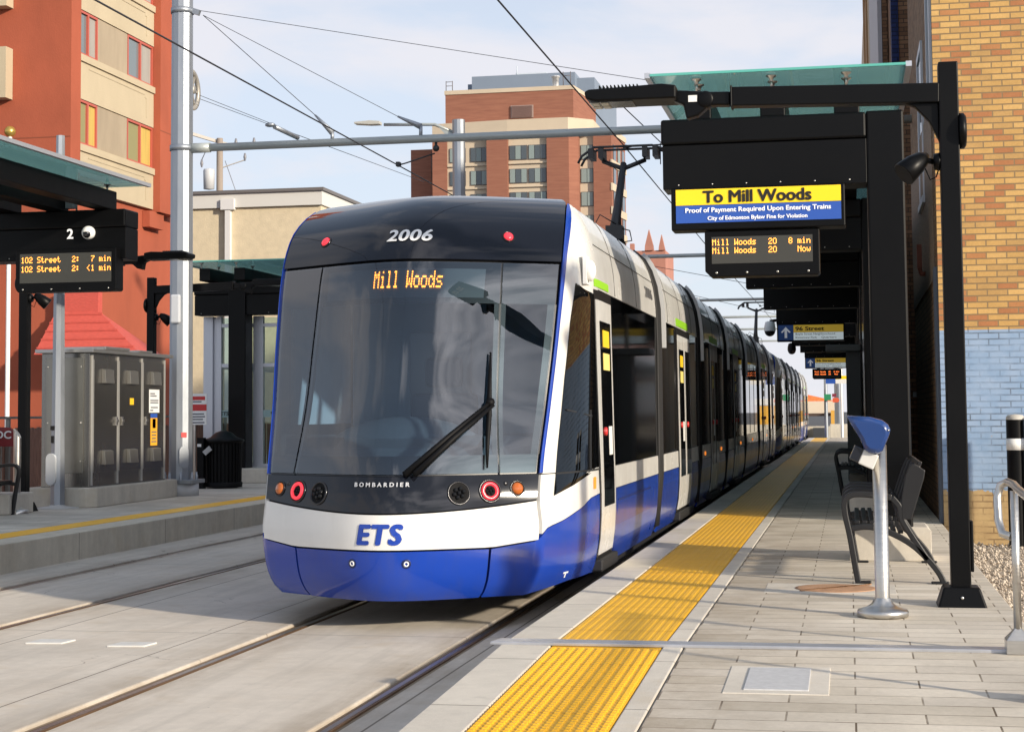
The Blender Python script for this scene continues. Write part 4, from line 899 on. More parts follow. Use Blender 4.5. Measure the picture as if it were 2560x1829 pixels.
GP = mat('dark grey cladding', (.11, .11, .105), .5); MB().box(-.04, .22, 32.0, 32.6, .3, 2.66).build('body', GP, t, .01); MB().box(-.42 + .02, .22, 31.9, 32.7, 2.66, 2.78).build('cap', mat('grey cap', (.16, .16, .15), .5), t, .01)
# --- handrail and black bollards at the ramp
t = thing('handrail', (.83, 9.4, .30), 'stainless steel handrail with a looped end beside the ramp', 'handrail')
for y, x in ((9.43, .845), (8.15, .845)):
    zb = pz(y); mb = MB(); mb.tube([(x, y, zb+.06), (x, y, zb+.845)], .0215, 16); mb.build('post', STEEL, t)
    q = MB(); q.add([(x-.065, y-.065, zb), (x+.065, y-.065, zb), (x+.065, y+.065, zb), (x-.065, y+.065, zb), (x-.065, y-.065, zb+.07), (x+.065, y-.065, zb+.07), (x+.065, y+.065, zb+.07), (x-.065, y+.065, zb+.07), (x, y, zb+.15)], [(0,1,5,4), (1,2,6,5), (2,3,7,6), (3,0,4,7), (4,5,8), (5,6,8), (6,7,8), (7,4,8)]); q.build('foot', STEEL, t, .004)
mb = MB(); zt = .30 + .87
top = [(.845, y, pz(y) + .87) for y in (5.5, 7.0, 8.2, 9.2)]
mb.tube(top + [(.843, 9.42, 1.178), (.825, 9.56, 1.185), (.79, 9.60, 1.165), (.770, 9.58, 1.10), (.772, 9.56, .98), (.785, 9.50, .915), (.83, 9.45, .90)], .0215, 14); mb.build('rail', STEEL, t)
for (x, y), l in (((1.775, 19.45), 'black bollard with a white band by the pale blue wall'), ((2.02, 19.35), 'black bollard cut by the right edge beside the blue wall')):
    t = thing('bollard', (x, y, .02), l, 'bollard', 'black bollards by the brick wall')
    mb = MB(); mb.lathe((x, y, 0), [(.098, 0), (.098, 1.46)], 28); mb.build('post', BLACK, t); mb = MB(); mb.lathe((x, y, 0), [(.0985, 1.46), (.098, 1.485), (.08, 1.51), (.001, 1.52)], 28); mb.build('cap', mat('worn pale cap', (.45, .43, .39), .7), t); mb = MB(); mb.lathe((x, y, 0), [(.0985, 1.13), (.1, 1.13), (.1, 1.255), (.0985, 1.255)], 28); mb.build('reflective_band', WHITE, t)
# --- yellow brick building
def brick_mat(name, stops, mortar, w=.222, h=.0698, axis='x', paint=None, bumpst=.9):
    m, N, L, b = nodes_of(name); g = NG(N, L); P, x, y, z = g.pos()
    c, f = g.brick(g.comb(x if axis == 'x' else y, g.m('ADD', z, .012)), w, h, .0075, .5, .12)
    col = g.ramp(c, stops, True); n = g.rng(g.noise(P, 2.2, 6, .6), .3, .7, .88, 1.1); n2 = g.rng(g.noise(P, 55, 5, .7), .3, .7, .90, 1.09)
    v = N.new('ShaderNodeVectorMath'); v.operation = 'SCALE'; L.new(col, v.inputs[0]); L.new(g.m('MULTIPLY', n, n2), v.inputs['Scale']); col = v.outputs[0]
    col = g.mix(g.m('MULTIPLY', f, .85), col, mortar); hgt = g.m('SUBTRACT', g.m('MULTIPLY', g.noise(P, 80, 4), .15), f)
    if paint:
        edge = g.m('ADD', z, g.rng(g.noise(P, 7, 5, .6), .3, .7, -.06, .06)); m1 = g.m('LESS_THAN', z, 2.468); m2 = g.m('GREATER_THAN', edge, .66)
        bl = g.mix(g.m('MULTIPLY', f, g.rng(g.noise(P, 1.6, 5, .6), .42, .62, .05, .85)), g.mix(g.rng(g.noise(P, 6, 6, .6), .3, .7, 0, 1), (.22, .33, .50), (.30, .40, .56)), (.08, .10, .13))
        chip = g.rng(g.noise(P, 13, 6, .7), .665, .72, 0, .8); bl = g.mix(chip, bl, (.42, .33, .22))
        tan = g.mix(g.rng(g.noise(P, 4, 7, .65), .35, .65, 0, 1), (.50, .36, .18), (.38, .26, .13)); tan = g.mix(g.m('MULTIPLY', f, g.rng(g.noise(P, 5, 3), .45, .6, 0, .6)), tan, (.15, .09, .05))
        col = g.mix(m1, col, g.mix(m2, tan, bl))
    L.new(col, b.inputs['Base Color']); b.inputs['Roughness'].default_value = .8; b.inputs['Specular IOR Level'].default_value = .3
    L.new(g.bump(hgt, bumpst, .012), b.inputs['Normal']); return m
Y1, Y2, Y3, O1, O2 = (.54, .325, .115), (.59, .365, .135), (.48, .29, .11), (.40, .17, .072), (.44, .20, .08)
st = [(0, Y1), (.12, O1), (.22, Y2), (.34, Y3), (.43, O2), (.50, Y1), (.62, Y2), (.72, O1), (.79, Y3), (.90, Y1)]
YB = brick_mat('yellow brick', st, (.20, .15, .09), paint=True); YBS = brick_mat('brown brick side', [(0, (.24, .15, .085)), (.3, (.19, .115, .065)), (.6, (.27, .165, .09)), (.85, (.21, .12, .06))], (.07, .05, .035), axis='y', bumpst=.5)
t = thing('brick_building', (1.0, 19.9, 0), 'yellow and orange brick building with pale blue painted lower wall beside the platform', 'building')
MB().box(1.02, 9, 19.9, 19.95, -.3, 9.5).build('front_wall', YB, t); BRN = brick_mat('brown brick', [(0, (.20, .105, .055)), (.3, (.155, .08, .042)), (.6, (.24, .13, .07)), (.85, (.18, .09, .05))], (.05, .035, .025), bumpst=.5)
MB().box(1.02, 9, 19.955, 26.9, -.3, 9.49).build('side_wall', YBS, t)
WF = mat('pale window frame', (.52, .54, .58), .5); DG = mat('dark shop window', (.02, .025, .035), .1)
def side_window(par, x, y0, y1, z0, z1, m=WF, d=.05):
    q = MB(); q.box(x-d, x+.02, y0, y0+.10, z0, z1); q.box(x-d, x+.02, y1-.10, y1, z0, z1); q.box(x-d-.02, x+.02, y0-.06, y1+.06, z0-.09, z0-.002); q.box(x-d, x+.02, y0+.102, y1-.102, z1-.1, z1); w = q.build('window', m, par)
    MB().box(x-.012, x+.015, y0+.1, y1-.1, z0, z1-.1).build('pane', DG, w); return w
side_window(t, 1.02, 20.0, 20.9, 5.3, 8.3, d=.03); side_window(t, 1.02, 22.3, 23.6, 4.3, 6.3, d=.03)
MB().box(.985, 1.02, 20.0, 20.35, .3, 3.2).build('corner_downpipe', mat('blue grey metal', (.10, .13, .18), .5), t); MB().box(1.005, 1.02, 20.36, 26.8, 3.1, 5.2).build('shingle_band', mat('wood shingle', (.20, .145, .10), .8, var=.35, vs=9, bump=.6, bs=22, stretch=(1, .3, 6)), t)
q = MB(); q.tube([(1.0, 22.6, 3.32), (.95, 22.6, 3.32), (.93, 22.6, 3.40), (.93, 22.6, 3.68)], .03, 8); q.box(.90, .96, 22.55, 22.66, 3.4, 3.7); q.build('wall_lamp', mat('rust brown metal', (.20, .06, .035), .6), t)
t = thing('brown_brick_building', (.8, 28, 0), 'shaded brown brick building with a navy corner behind the canopy column', 'building')
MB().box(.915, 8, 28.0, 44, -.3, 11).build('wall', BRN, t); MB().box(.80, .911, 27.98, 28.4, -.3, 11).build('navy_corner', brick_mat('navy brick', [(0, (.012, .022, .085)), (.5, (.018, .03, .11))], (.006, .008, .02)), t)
q = MB(); q.box(1.10, 1.22, 27.93, 28.0, 2.2, 4.9); q.box(1.24, 1.34, 27.93, 28.0, .5, 4.6); q.build('door_frame', WF, t); MB().box(1.0, 1.17, 27.95, 27.999, 1.78, 1.86).build('wall_notice', mat('grey notice', (.35, .36, .36), .6), t); MB().box(1.16, 1.24, 27.96, 27.999, .1, 2.1).build('dark_door', mat('brown door', (.05, .025, .015), .5), t)
t = thing('grey_panel_building', (.72, 34, 0), 'narrow grey clad building rising beyond the navy corner', 'building')
MB().box(.80, 7, 44.1, 60, -.3, 15).build('wall', mat('tan brick far', (.45, .30, .18), .8, var=.2, vs=2), t); MB().box(.71, .79, 34, 44, -.3, 13).build('grey_panel', mat('grey cladding panel', (.40, .39, .41), .6, var=.05), t)
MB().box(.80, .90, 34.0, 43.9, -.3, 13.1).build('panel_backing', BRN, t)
t = thing('beige_building', (.74, 46, 0), 'beige and tan building at the far end of the brick row', 'building'); MB().box(.73, .795, 46, 72, -.3, 14.5).build('wall', mat('beige stucco', (.56, .46, .33), .85, var=.12, vs=1.5), t)
q = MB(); q.box(.68, .728, 47.5, 49.5, 5, 13); q.box(.67, .728, 52, 53, 7, 14.6); q.build('tan_trim', mat('tan trim', (.36, .21, .10), .8), t)
# ================================================================ far platform furniture
LY = [19.8]
cn3 = canopy([19.8], -8.76, -10.82, -11.14, 'black canopy with green glass roof at the left, its beam carrying the number 2', 15.2, 20.35)
for y, l in ((19.8, 'concrete block under the canopy column cut by the left edge'),):
    flat('concrete_plinth', MB().box(-11.7, -10.9, y+1.2, y+1.9, .30, .575), RB, l, 'concrete block', None, .02)
text('2', lambda u, v, d: Vector((-9.53 + .075*u, 19.805 - d, 3.80 + .12*v)), WINK, cn3, 'platform_number', .05)
t = thing('dome_camera', (-9.24, 19.79, 3.865), 'white ball camera on the beam beside the number 2', 'camera')
MB().sphere((-9.24, 19.79, 3.865), .085, 24, 14).build('ball', WHITE, t); MB().sphere((-9.235, 19.735, 3.845), .05, 16, 10, -1, .45).build('lens_window', mat('smoked lens', (.006, .006, .008), .1, coat=.6), t)
led_sign(-10.17, -8.83, 19.7, 3.13, 3.66, 'amber arrivals screen hanging under the beam numbered 2', [[('102 Street', .02), ('2:', .58), ('7 min', .78)], [('102 Street', .02), ('2:', .58), ('<1 min', .74)]])
# antenna boxes on the beam
t = thing('antenna', (-9.6, 20.0, 4.16), 'grey antenna box standing on the canopy beam under the glass', 'antenna'); MB().box(-9.67, -9.53, 19.95, 20.05, 4.2, 4.5).build('box', mat('grey antenna', (.35, .36, .40), .5), t); MB().lathe((-9.5, 20.0, 0), [(.012, 4.16), (.012, 4.5)], 8).build('mast', STEEL, t)
# second canopy with wind screens
cn4 = canopy([31.5, 37.5, 43.5], -8.76, -11.43, -11.78, 'black far shelter beyond the litter bin with aluminium framed glass walls', 30.6, 45, -12.5)
for k, (xa, xb) in enumerate(((-12.15, -11.39), (-11.29, -10.35), (-10.25, -9.4))):
    mb = MB(); mb.box(xa-.05, xa+.05, 31.95, 32.05, .575, 3.53)
    if k == 0: mb.box(-12.45, -12.26, 31.9, 32.1, .575, 3.53); mb.box(-12.259, -12.201, 31.96, 32.04, .6, 3.5)
    for z in (.61, 2.565, 3.35): mb.box(xa+.051, xb-.051, 31.96, 32.04, z-.034, z+.035)
    mb.box(xb-.05, xb+.05, 31.95, 32.05, .575, 3.53); mb.build('screen_frame', ALU, cn4)
for xw in (-12.15, -11.3):
    mb = MB()
    for y in (34.5, 37.): mb.box(xw-.05, xw+.04, y-.05, y+.05, .575, 3.5)
    mb.box(xw-.04, xw+.03, 32.06, 37.04, 2.5, 2.6); mb.build('screen_frame', ALU, cn4)
mb = MB(); mb.box(-12.15, -11.39, 31.99, 32.01, .63, 3.5); mb.box(-11.29, -9.45, 31.99, 32.01, .63, 3.5); gw = mb.build('screen_glass', CGLASS, cn4)
mb = MB(); mb.box(-12.15, -11.39, 31.975, 31.985, 1.55, 1.69); mb.box(-11.29, -9.45, 31.975, 31.985, 1.55, 1.69); mb.build('glass_band', mat('frosted band', (.34, .48, .48), .6), gw)
for k in range(9):
    x = -12.12 + .28*k
    if not (-11.42 < x + .17 and x < -11.27): text('ETS', lambda u, v, d: Vector((x + .17*u, 31.97 - d, 1.59 + .07*v)), INK, gw, 'band_lettering', .03, .15)
flat('low_concrete_wall', MB().box(-11.9, -8.95, 31.2, 32.4, .30, .575), PLINTH, 'low concrete wall under the far shelter beside the litter bin', 'wall', None, .015)
# steel equipment cabinet on its plinth
CABM = mat('brushed cabinet steel', (.27, .26, .24), .25, .95, var=.05, vs=1.2, rvar=.05, stretch=(1, 1, .3))
flat('cabinet_plinth', MB().prism([(-11.62, 22.78), (-10.62, 22.72), (-10.50, 22.84), (-10.58, 26.0), (-11.62, 26.0)], 'z', .30, .578), PLINTH, 'concrete plinth carrying the steel cabinet', 'plinth', None, .015)
t = thing('equipment_cabinet', (-11.0, 24.2, .578), 'tall stainless steel equipment cabinet with three doors on a concrete plinth', 'cabinet')
cx0, cx1, cy0, cy1, ct = -11.42, -10.68, 22.95, 25.72, 2.50
MB().box(cx0, cx1, cy0, cy1, .578, ct).build('body', CABM, t, .006)
mb = MB(); mb.box(cx0-.06, cx1+.10, cy0-.10, cy1+.10, ct+.002, ct+.055); mb.box(cx0+.1, cx1+.11, cy0+.3, cy0+1.15, ct+.057, ct+.10); mb.box(cx0+.1, cx1+.11, cy0+1.5, cy0+2.0, ct+.057, ct+.085); mb.build('roof', mat('cabinet roof steel', (.50, .49, .47), .35, .9), t, .006)
dw = (cy1 - cy0 - .12) / 3
for k in range(3):
    y0 = cy0 + .06 + k*dw + .03; y1 = y0 + dw - .06; mb = MB(); mb.box(cx1+.0, cx1+.018, y0, y1, .78, ct-.09); d = mb.build('door', CABM, t, .004)
    q = MB(); q.box(cx1+.0185, cx1+.024, y0, y0+.009, .78, ct-.09); q.box(cx1+.0185, cx1+.024, y1-.009, y1, .78, ct-.09); q.build('door_edge', mat('painted glint edge steel', (.62, .61, .58), .38, .6), d)  # edge strips coloured pale to stand in for sky glint on the trim
    for z in (.98, 2.16):
        q = MB(); c = (y0+y1)/2 + .02; q.prism([(cx1+.018, z+.12), (cx1+.07, z+.105), (cx1+.085, z-.09), (cx1+.018, z-.09)], 'y', c-.15, c+.15); q.build('vent_hood', mat('vent hood steel', (.40, .385, .35), .32, .9), d, .004)
    q = MB(); yh = y1 - .07 if k == 0 else y0 + .07; q.box(cx1+.018, cx1+.05, yh-.025, yh+.025, 1.45, 1.58); q.box(cx1+.05, cx1+.07, yh-.045, yh+.02, 1.50, 1.54); q.build('handle', STEEL, d, .004)
q = MB()
for k in range(4): y = cy0 + .06 + k*dw; q.box(cx1+.001, cx1+.024, y-.012, y+.012, .60, ct-.03)
q.build('door_post', mat('painted glint edge steel', (.62, .61, .58), .38, .6), t)  # posts share the pale colour painted for the sky's reflection
q = MB(); q.box(cx0+.06, cx1-.09, cy0-.014, cy0-.001, .78, ct-.07); ep = q.build('end_panel', mat('end panel steel', (.27, .265, .24), .36, .9, var=.10, vs=2), t, .003)
q = MB()
for x in (cx0+.10, cx1-.13):
    for z in (.95, 1.5, 2.3): q.lathe((x, cy0-.02, z), [(.001, 0), (.012, 0), (.012, .01)], 8, 'y')
q.build('panel_screw', STEEL, ep)
def cab_label(y0, y1, z0, z1, m, nm='label_plate'): q = MB(); q.box(cx1+.0185, cx1+.0215, y0, y1, z0, z1); return q.build(nm, m, t, .0008)
yb = cy0 + .06 + 2*dw; cab_label(yb+.26, yb+.66, 1.64, 2.0, WHITE); cab_label(yb+.32, yb+.58, 1.56, 1.625, BLUES); cab_label(yb+.32, yb+.58, 1.13, 1.557, mat('orange label', (.85, .40, .02), .5)); cab_label(yb+.39, yb+.52, 1.40, 1.545, mat('red orange label', (.75, .10, .02), .5)); cab_label(cy0+.06+dw+.42, cy0+.06+dw+.56, 1.76, 1.86, mat('yellow label', (.85, .52, .02), .5))
q = MB()
for z, w0, w1 in ((1.935, .30, .48), (1.90, .30, .55), (1.83, .30, .62), (1.795, .30, .62), (1.72, .32, .60), (1.675, .30, .42), (1.34, .35, .55), (1.29, .36, .54), (1.24, .37, .53), (1.19, .35, .55)): q.box(cx1+.0216, cx1+.0222, yb+w0, yb+w1, z-.010, z+.010)
q.build('label_print', mat('grey print', (.12, .13, .15), .6), t)
# large catenary mast
def mast(x, y, r0, r1, h, label, base=True):
    t = thing('catenary_mast', (x, y, .30), label, 'mast', 'catenary masts'); mb = MB(); n = 12
    mb.lathe((x, y, 0), [(r0, .56), (r1, h), (.001, h)], n); o = mb.build('shaft', GALV, t)
    for p in o.data.polygons: p.use_smooth = False
    if base:
        MB().lathe((x, y, .30), [(.001, 0), (.29, 0), (.29, .20), (.001, .20)], 32).build('foundation', mat('pale mast foundation', (.52, .53, .54), .7, var=.1), t)
        mb = MB(); mb.box(x-.30, x+.30, y-.30, y+.30, .501, .56); bp = mb.build('base_plate', GALV, t, .005)
        q = MB()
        for a in range(8): q.lathe((x + .25*math.cos(a*.785+.39), y + .25*math.sin(a*.785+.39), 0), [(.028, .56), (.028, .63), (.018, .64), (.018, .68), (.001, .68)], 8)
        q.build('anchor_bolt', GALV, bp)
        q = MB(); a = 5.35; d = Vector((math.cos(a), math.sin(a), 0)); s_ = Vector((-d.y, d.x, 0)); c0 = Vector((x, y, 0)) + d * (r0 - .004)
        def cover(z0, z1, w): 
            q = MB(); pts = [(w*math.cos(k*math.pi/8), w*math.sin(k*math.pi/8) + (z1-w)) for k in range(9)] + [(-w*math.cos(k*math.pi/8), -w*math.sin(k*math.pi/8) + z0+w) for k in range(9)]
            f_, b_ = [c0 + s_*p + Vector((0,0,z)) + d*.02 for p, z in pts], [c0 + s_*p + Vector((0,0,z)) for p, z in pts]; m = len(pts)
            q.add(f_ + b_, [tuple(range(m))] + [(i, m+i, m+(i+1)%m, (i+1)%m) for i in range(m)]); return q.build('hand_hole_cover', GALV, t)
        cover(.74, 1.10, .075)
        q = MB(); q.add([c0 + s_*p + Vector((0,0,z)) + d*.008 for p, z in ((-.045, 1.24), (.045, 1.24), (.045, 1.32), (-.045, 1.32))], [(0,1,2,3)]); q.build('red_label', RED, t)
        q = MB(); q.box(x-.10, x+.07, y-r0-.05, y-r0+.02, 3.08, 3.55); q.build('junction_box', mat('pale grey box', (.50, .52, .55), .5), t, .03)
    return t
m1 = mast(-10.66, 26.33, .192, .170, 10.2, 'thick galvanised catenary mast on the far platform beside the litter bin')
q = MB(); q.lathe((-10.68, 26.78, 7.02), [(.32, -.03), (.345, -.03), (.345, .03), (.32, .03), (.27, .03), (.27, -.03), (.32, -.03)], 32, 'x'); q.lathe((-10.68, 26.78, 7.02), [(.001, -.06), (.07, -.06), (.07, .06), (.001, .06)], 14, 'x')
for a in range(6): q.bar((-10.68, 26.78, 7.02), (-10.68, 26.78 + .29*math.cos(a*1.047), 7.02 + .29*math.sin(a*1.047)), .04, .03, (1,0,0))
q.build('tension_wheel', mat('worn aluminium wheel', (.45, .42, .37), .5, .5), m1)
q = MB(); q.lathe((-10.66, 26.33, 8.2), [(.185, 0), (.19, .0), (.19, .09), (.185, .09)], 24); q.bar((-10.50, 26.33, 8.25), (-10.36, 26.33, 8.2), .07, .09); q.build('clamp_band', GALV, m1); q = MB(); q.lathe((-10.66, 26.33, 5.92), [(.195, 0), (.2, .0), (.2, .09), (.195, .09)], 24); q.bar((-10.48, 26.33, 5.96), (-10.34, 26.33, 5.96), .08, .12); q.build('clamp_band', GALV, m1)
m2 = mast(-10.71, 47.0, .185, .185, 9.9, 'silver catenary mast with twin street lamps rising behind the tram roof', False)
q = MB(); q.tube([(-10.85, 47, 9.55), (-11.4, 47, 9.80), (-12.9, 47, 9.86)], .045, 8); q.prism([(-10.9, 9.3), (-10.9, 9.6), (-11.35, 9.78)], 'y', 46.97, 47.03); q.build('lamp_arm', GALV2, m2)
q = MB(); q.prism([(-13.0, 9.86), (-13.0, 9.95), (-13.3, 9.98), (-13.75, 9.95), (-13.75, 9.90), (-13.3, 9.86)], 'y', 46.85, 47.15); q.build('street_lamp_head', mat('pale lamp head', (.45, .44, .40), .4), m2, .01)
for y, l in ((125., 'tiny catenary mast far down the line above the tram roof'),): mast(-10.7, y, .19, .19, 9.9, l, False)
# cross-span pipes with registration arms
def span(y, x0, x1, label, det=True):
    t = thing('span_pipe', ((x0+x1)/2, y, 5.96), label, 'catenary pipe', 'cross pipes over the tracks'); z = 5.96
    q = MB(); q.tube([(x0, y, z), (x1, y, z)], .065 if det else .055, 12); q.tube([(x0-.1, y, z), (x0+.25, y, z)], .082, 12); q.build('pipe', GALV2, t)
    for xc, zc in ((-3.34, 5.66), (-6.99, 5.53)):
        q = MB(); q.tube([(xc+.62, y, z-.06), (xc+.62, y, z-.20)], .022, 6); q.sphere((xc+.62, y, z-.16), .055, 8, 6); q.tube([(xc+.6, y, z-.24), (xc+.12, y, zc+.05), (xc+.03, y, zc+.03)], .012, 6); q.box(xc-.03, xc+.03, y-.06, y+.06, zc, zc+.07); q.tube([(xc+.55, y, z-.22), (xc+.55, y, zc-.25)], .008, 5); q.build('registration_arm', PB, t)
    return t
s1 = span(26.33, -10.42, 1.2, 'long grey pipe spanning the tracks in front of the brick tower')
q = MB(); q.tube([(-8.09, 26.33, 5.98), (-8.09, 26.33, 6.15)], .03, 6); q.tube([(-8.09, 26.33, 6.12), (-8.38, 26.33, 6.42)], [.05, .015], 8); q.tube([(-6.62, 26.33, 5.98), (-6.62, 26.33, 6.18)], .03, 6); q.tube([(-6.62, 26.33, 6.16), (-7.0, 26.33, 6.34)], [.05, .015], 8); q.build('wire_anchor', GALV, s1)
for y, l in ((48., 'second cross pipe over the tracks beyond the tram pantograph'), (67.5, 'third cross pipe above the tram roof'), (80., 'fourth cross pipe, thin in the distance'), (92., 'fifth cross pipe, thin in the distance'), (108., 'farthest cross pipe over the line')): span(y, -10.5, 1.2, l, False)
# wires
def wire(pts, r, label, sag=0., name='overhead_wire'):
    q = MB()
    if len(pts) == 2 and sag: a, b_ = Vector(pts[0]), Vector(pts[1]); pts = [a.lerp(b_, k/10) - Vector((0, 0, sag * 4 * (k/10) * (1-k/10))) for k in range(11)]
    q.tube(pts, r, 5); return flat(name, q, CABLE, label, 'wire')
wire([(-3.37, -4, 5.66), (-3.31, 26, 5.665), (-3.38, 47, 5.66), (-3.30, 70, 5.66), (-3.36, 110, 5.66)], .0105, 'thick black contact wire above the near track crossing the lamp head', name='contact_wire')
wire([(-6.99, 2, 5.56), (-6.96, 26, 5.53), (-7.02, 47, 5.53), (-6.95, 70, 5.53), (-7.0, 110, 5.53)], .0105, 'thick black contact wire above the far track crossing the big mast', name='contact_wire')
P0 = (-10.30, 26.33, 8.16)
wire([P0, (-8.38, 26.33, 6.42)], .006, 'steep stay wire from the mast top down to the cross pipe'); wire([P0, (-7.0, 26.33, 6.34)], .005, 'middle stay wire from the mast top to the pipe near the lamp'); wire([(-10.36, 26.33, 8.24), (-2.2, 26.33, 5.98 + .6), (1.4, 26.33, 5.9)], .005, 'long upper stay wire from the mast top towards the canopy')
wire([(-10.53, 26.78, 6.86), (-10.07, 29.00, 6.77)], .005, 'lower strand of the twin wire from the tension wheel'); wire([(-10.53, 26.78, 6.92), (-10.07, 29.00, 6.80)], .005, 'upper strand of the twin wire from the tension wheel'); wire([(-10.07, 29.00, 6.77), (-11.48, 46.00, 8.03)], .007, 'wire running on from the twin strands towards the far track')
q = MB(); q.sphere((-10.07, 29.00, 6.77), .07, 10, 6, -1, 1, (1.4, 1, .6)); q.tube([(-10.02, 29.10, 6.75), (-9.85, 29.90, 6.67)], .045, 8); flat('wire_insulator', q, GALV, 'insulator joining the twin wires left of the brick tower', 'insulator')
wire([(-10.53, 47, 7.0), (-8.6, 47, 6.1)], .008, 'short stay wire on the lamp mast behind the tram roof'); wire([(-10.5, 47, 7.0), (-6.0, 62, 5.8)], .008, 'thin wire slanting from the lamp mast to the right')
wire([(-3.34, 26, 6.3), (-1.2, 60, 5.9)], .009, 'thin wire passing under the black sign frame to the right'); wire([(-10.6, 86, 8.2), (-2.0, 86, 6.0)], .012, 'distant stay wire over the tram roof'); wire([(-10.6, 67.5, 8.0), (-1.0, 67.5, 6.0)], .011, 'stay wire over the third cross pipe')
# slim silver lamp pole in front of the cabinet
t = thing('silver_pole', (-11.13, 22.62, .30), 'slim silver pole with an oval cover standing in front of the steel cabinet', 'pole'); x, y = -11.0, 22.62
mb = MB(); mb.lathe((x, y, 0), [(.105, .30), (.062, 5.6), (.001, 5.6)], 8); o = mb.build('shaft', GALV, t)
for p in o.data.polygons: p.use_smooth = False
mb = MB(); mb.lathe((x, y, .30), [(.30, 0), (.30, .012), (.12, .03), (.10, .05)], 24); mb.build('footing', mat('grout footing', (.5, .49, .47), .9), t)
mb = MB(); pts = [(x-.05 + .075*math.cos(k*math.pi/8), 1.0 + .075*math.sin(k*math.pi/8)) for k in range(9)] + [(x-.05 - .075*math.cos(k*math.pi/8), .70 - .075*math.sin(k*math.pi/8)) for k in range(9)]; mb.prism(pts, 'y', y-.13, y-.06); mb.build('hand_hole_cover', mat('pale oval cover', (.50, .52, .54), .45, .3), t, .006)
mb = MB(); mb.box(x-.07, x-.01, y-.10, y-.05, 1.40, 1.46); mb.box(x-.06, x-.02, y-.10, y-.05, 1.22, 1.32); mb.build('label', DARK, t)
# slant-topped steel post at the left edge
t = thing('steel_post', (-11.05, 21.2, .30), 'stainless post with a slanted top beside the left bench', 'post'); x, y = -10.97, 21.35
mb = MB(); n = 20; vs = []; 
for z in (.36, 0): vs += [(x + .05*math.cos(2*math.pi*k/n), y + .05*math.sin(2*math.pi*k/n), z if z else 1.30 + (-.9*.05*math.cos(2*math.pi*k/n) + .05) * 1.4) for k in range(n)]
mb.add(vs, [(k, (k+1)%n, n+(k+1)%n, n+k) for k in range(n)], True); mb.add(vs[n:], [tuple(range(n))]); mb.build('post', STEEL, t)
MB().lathe((x, y, .30), [(.16, 0), (.16, .05), (.12, .06), (.06, .09), (.05, .13)], 24).build('flange', STEEL, t)
# litter bin
t = thing('litter_bin', (-10.97, 29.0, .30), 'black slatted litter bin between the big mast and the far shelter', 'bin'); x, y = -10.97, 29.1
mb = MB()
for k in range(30): a = 2*math.pi*k/30; mb.bar((x + .31*math.cos(a), y + .31*math.sin(a), .36), (x + .32*math.cos(a), y + .32*math.sin(a), 1.10), .045, .012, (math.cos(a), math.sin(a), 0))
mb.lathe((x, y, 0), [(.29, .33), (.29, 1.10)], 24); mb.lathe((x, y, 0), [(.33, .32), (.335, .40), (.32, .41)], 24); mb.build('drum', BLACK2, t)
MB().lathe((x, y, 0), [(.345, 1.10), (.37, 1.13), (.36, 1.16), (.24, 1.20), (.15, 1.28), (.06, 1.315), (.001, 1.32)], 28).build('lid', BLACK, t)
mb = MB(); mb.box(x-.37, x-.25, y-.34, y-.22, .30, 1.20); mb.build('side_post', BLACK2, t); mb = MB(); mb.bar((x-.23, y-.36, .92), (x-.11, y-.36, 1.02), .09, .02, (0,1,0)); mb.build('plate', mat('grey plate', (.42, .42, .42), .5), t); MB().box(x-.365, x-.29, y-.345, y-.342, 1.04, 1.09).build('sticker', WHITE, t)
# red and white notice on a post, fence behind
t = thing('notice_board', (-11.9, 30.5, .3), 'red and white notice board on a thin post beside the big mast', 'notice'); nx, ny = -12.05, 30.4
MB().box(nx-.25, nx+.25, ny, ny+.02, 1.42, 2.0).build('board', WHITE, t)
q = MB(); q.box(nx-.25, nx+.25, ny-.002, ny-.0005, 1.68, 1.80); q.box(nx-.20, nx+.22, ny-.002, ny-.0005, 1.88, 1.95); q.build('red_band', RED, t); MB().box(nx-.02, nx+.02, ny+.021, ny+.06, .1, 1.9).build('post', STEEL, t)
q = MB()
for z, w in ((1.62, .20), (1.57, .22), (1.52, .18), (1.46, .21), (1.85, .15)): q.box(nx-w, nx+w, ny-.002, ny-.0005, z-.012, z+.012)
q.build('print', mat('grey print', (.12, .13, .15), .6), t)
WOOD = mat('weathered red fence', (.28, .15, .11), .85, var=.35, vs=6, stretch=(8, 8, .6))
t = thing('fence', (-14, 32, .3), 'reddish slatted fence with steel posts behind the far platform', 'fence'); q = MB()
for k in range(150): y = 20 + .11*k; q.box(-13.6, -13.58, y, y+.085, .32, 1.42 - .03*((k*7)%5)/5)
for k in range(24): x = -13.55 + .11*k; q.box(x, x+.085, 36.6, 36.62, .32, 1.40)
q.build('slats', WOOD, t); q = MB()
for k in range(9): q.box(-13.57, -13.51, 20 + 2.0*k, 20.06 + 2.0*k, .30, 1.60)
q.bar((-13.53, 20, 1.58), (-13.53, 36.6, 1.58), .04, .04); q.build('post', mat('fence post steel', (.28, .27, .25), .5, .4), t)
t = thing('red_sign', (-13.3, 24.6, .8), 'dark red sign with white letters cut by the left edge', 'sign'); q = MB(); q.prism([(-13.9, 1.12), (-13.18, 1.12), (-13.20, 1.30), (-13.28, 1.42), (-13.9, 1.46)], 'y', 25.6, 25.63); q.build('board', mat('dark red sign', (.22, .022, .025), .5), t)
text('PDC', lambda u, v, d: Vector((-13.62 + .36*u, 25.59 - d, 1.25 + .12*v)), WHITE, t, 'lettering', .04)
q = MB(); q.box(-13.5, -13.46, 25.64, 25.68, .3, 1.2); q.build('post', STEEL, t)
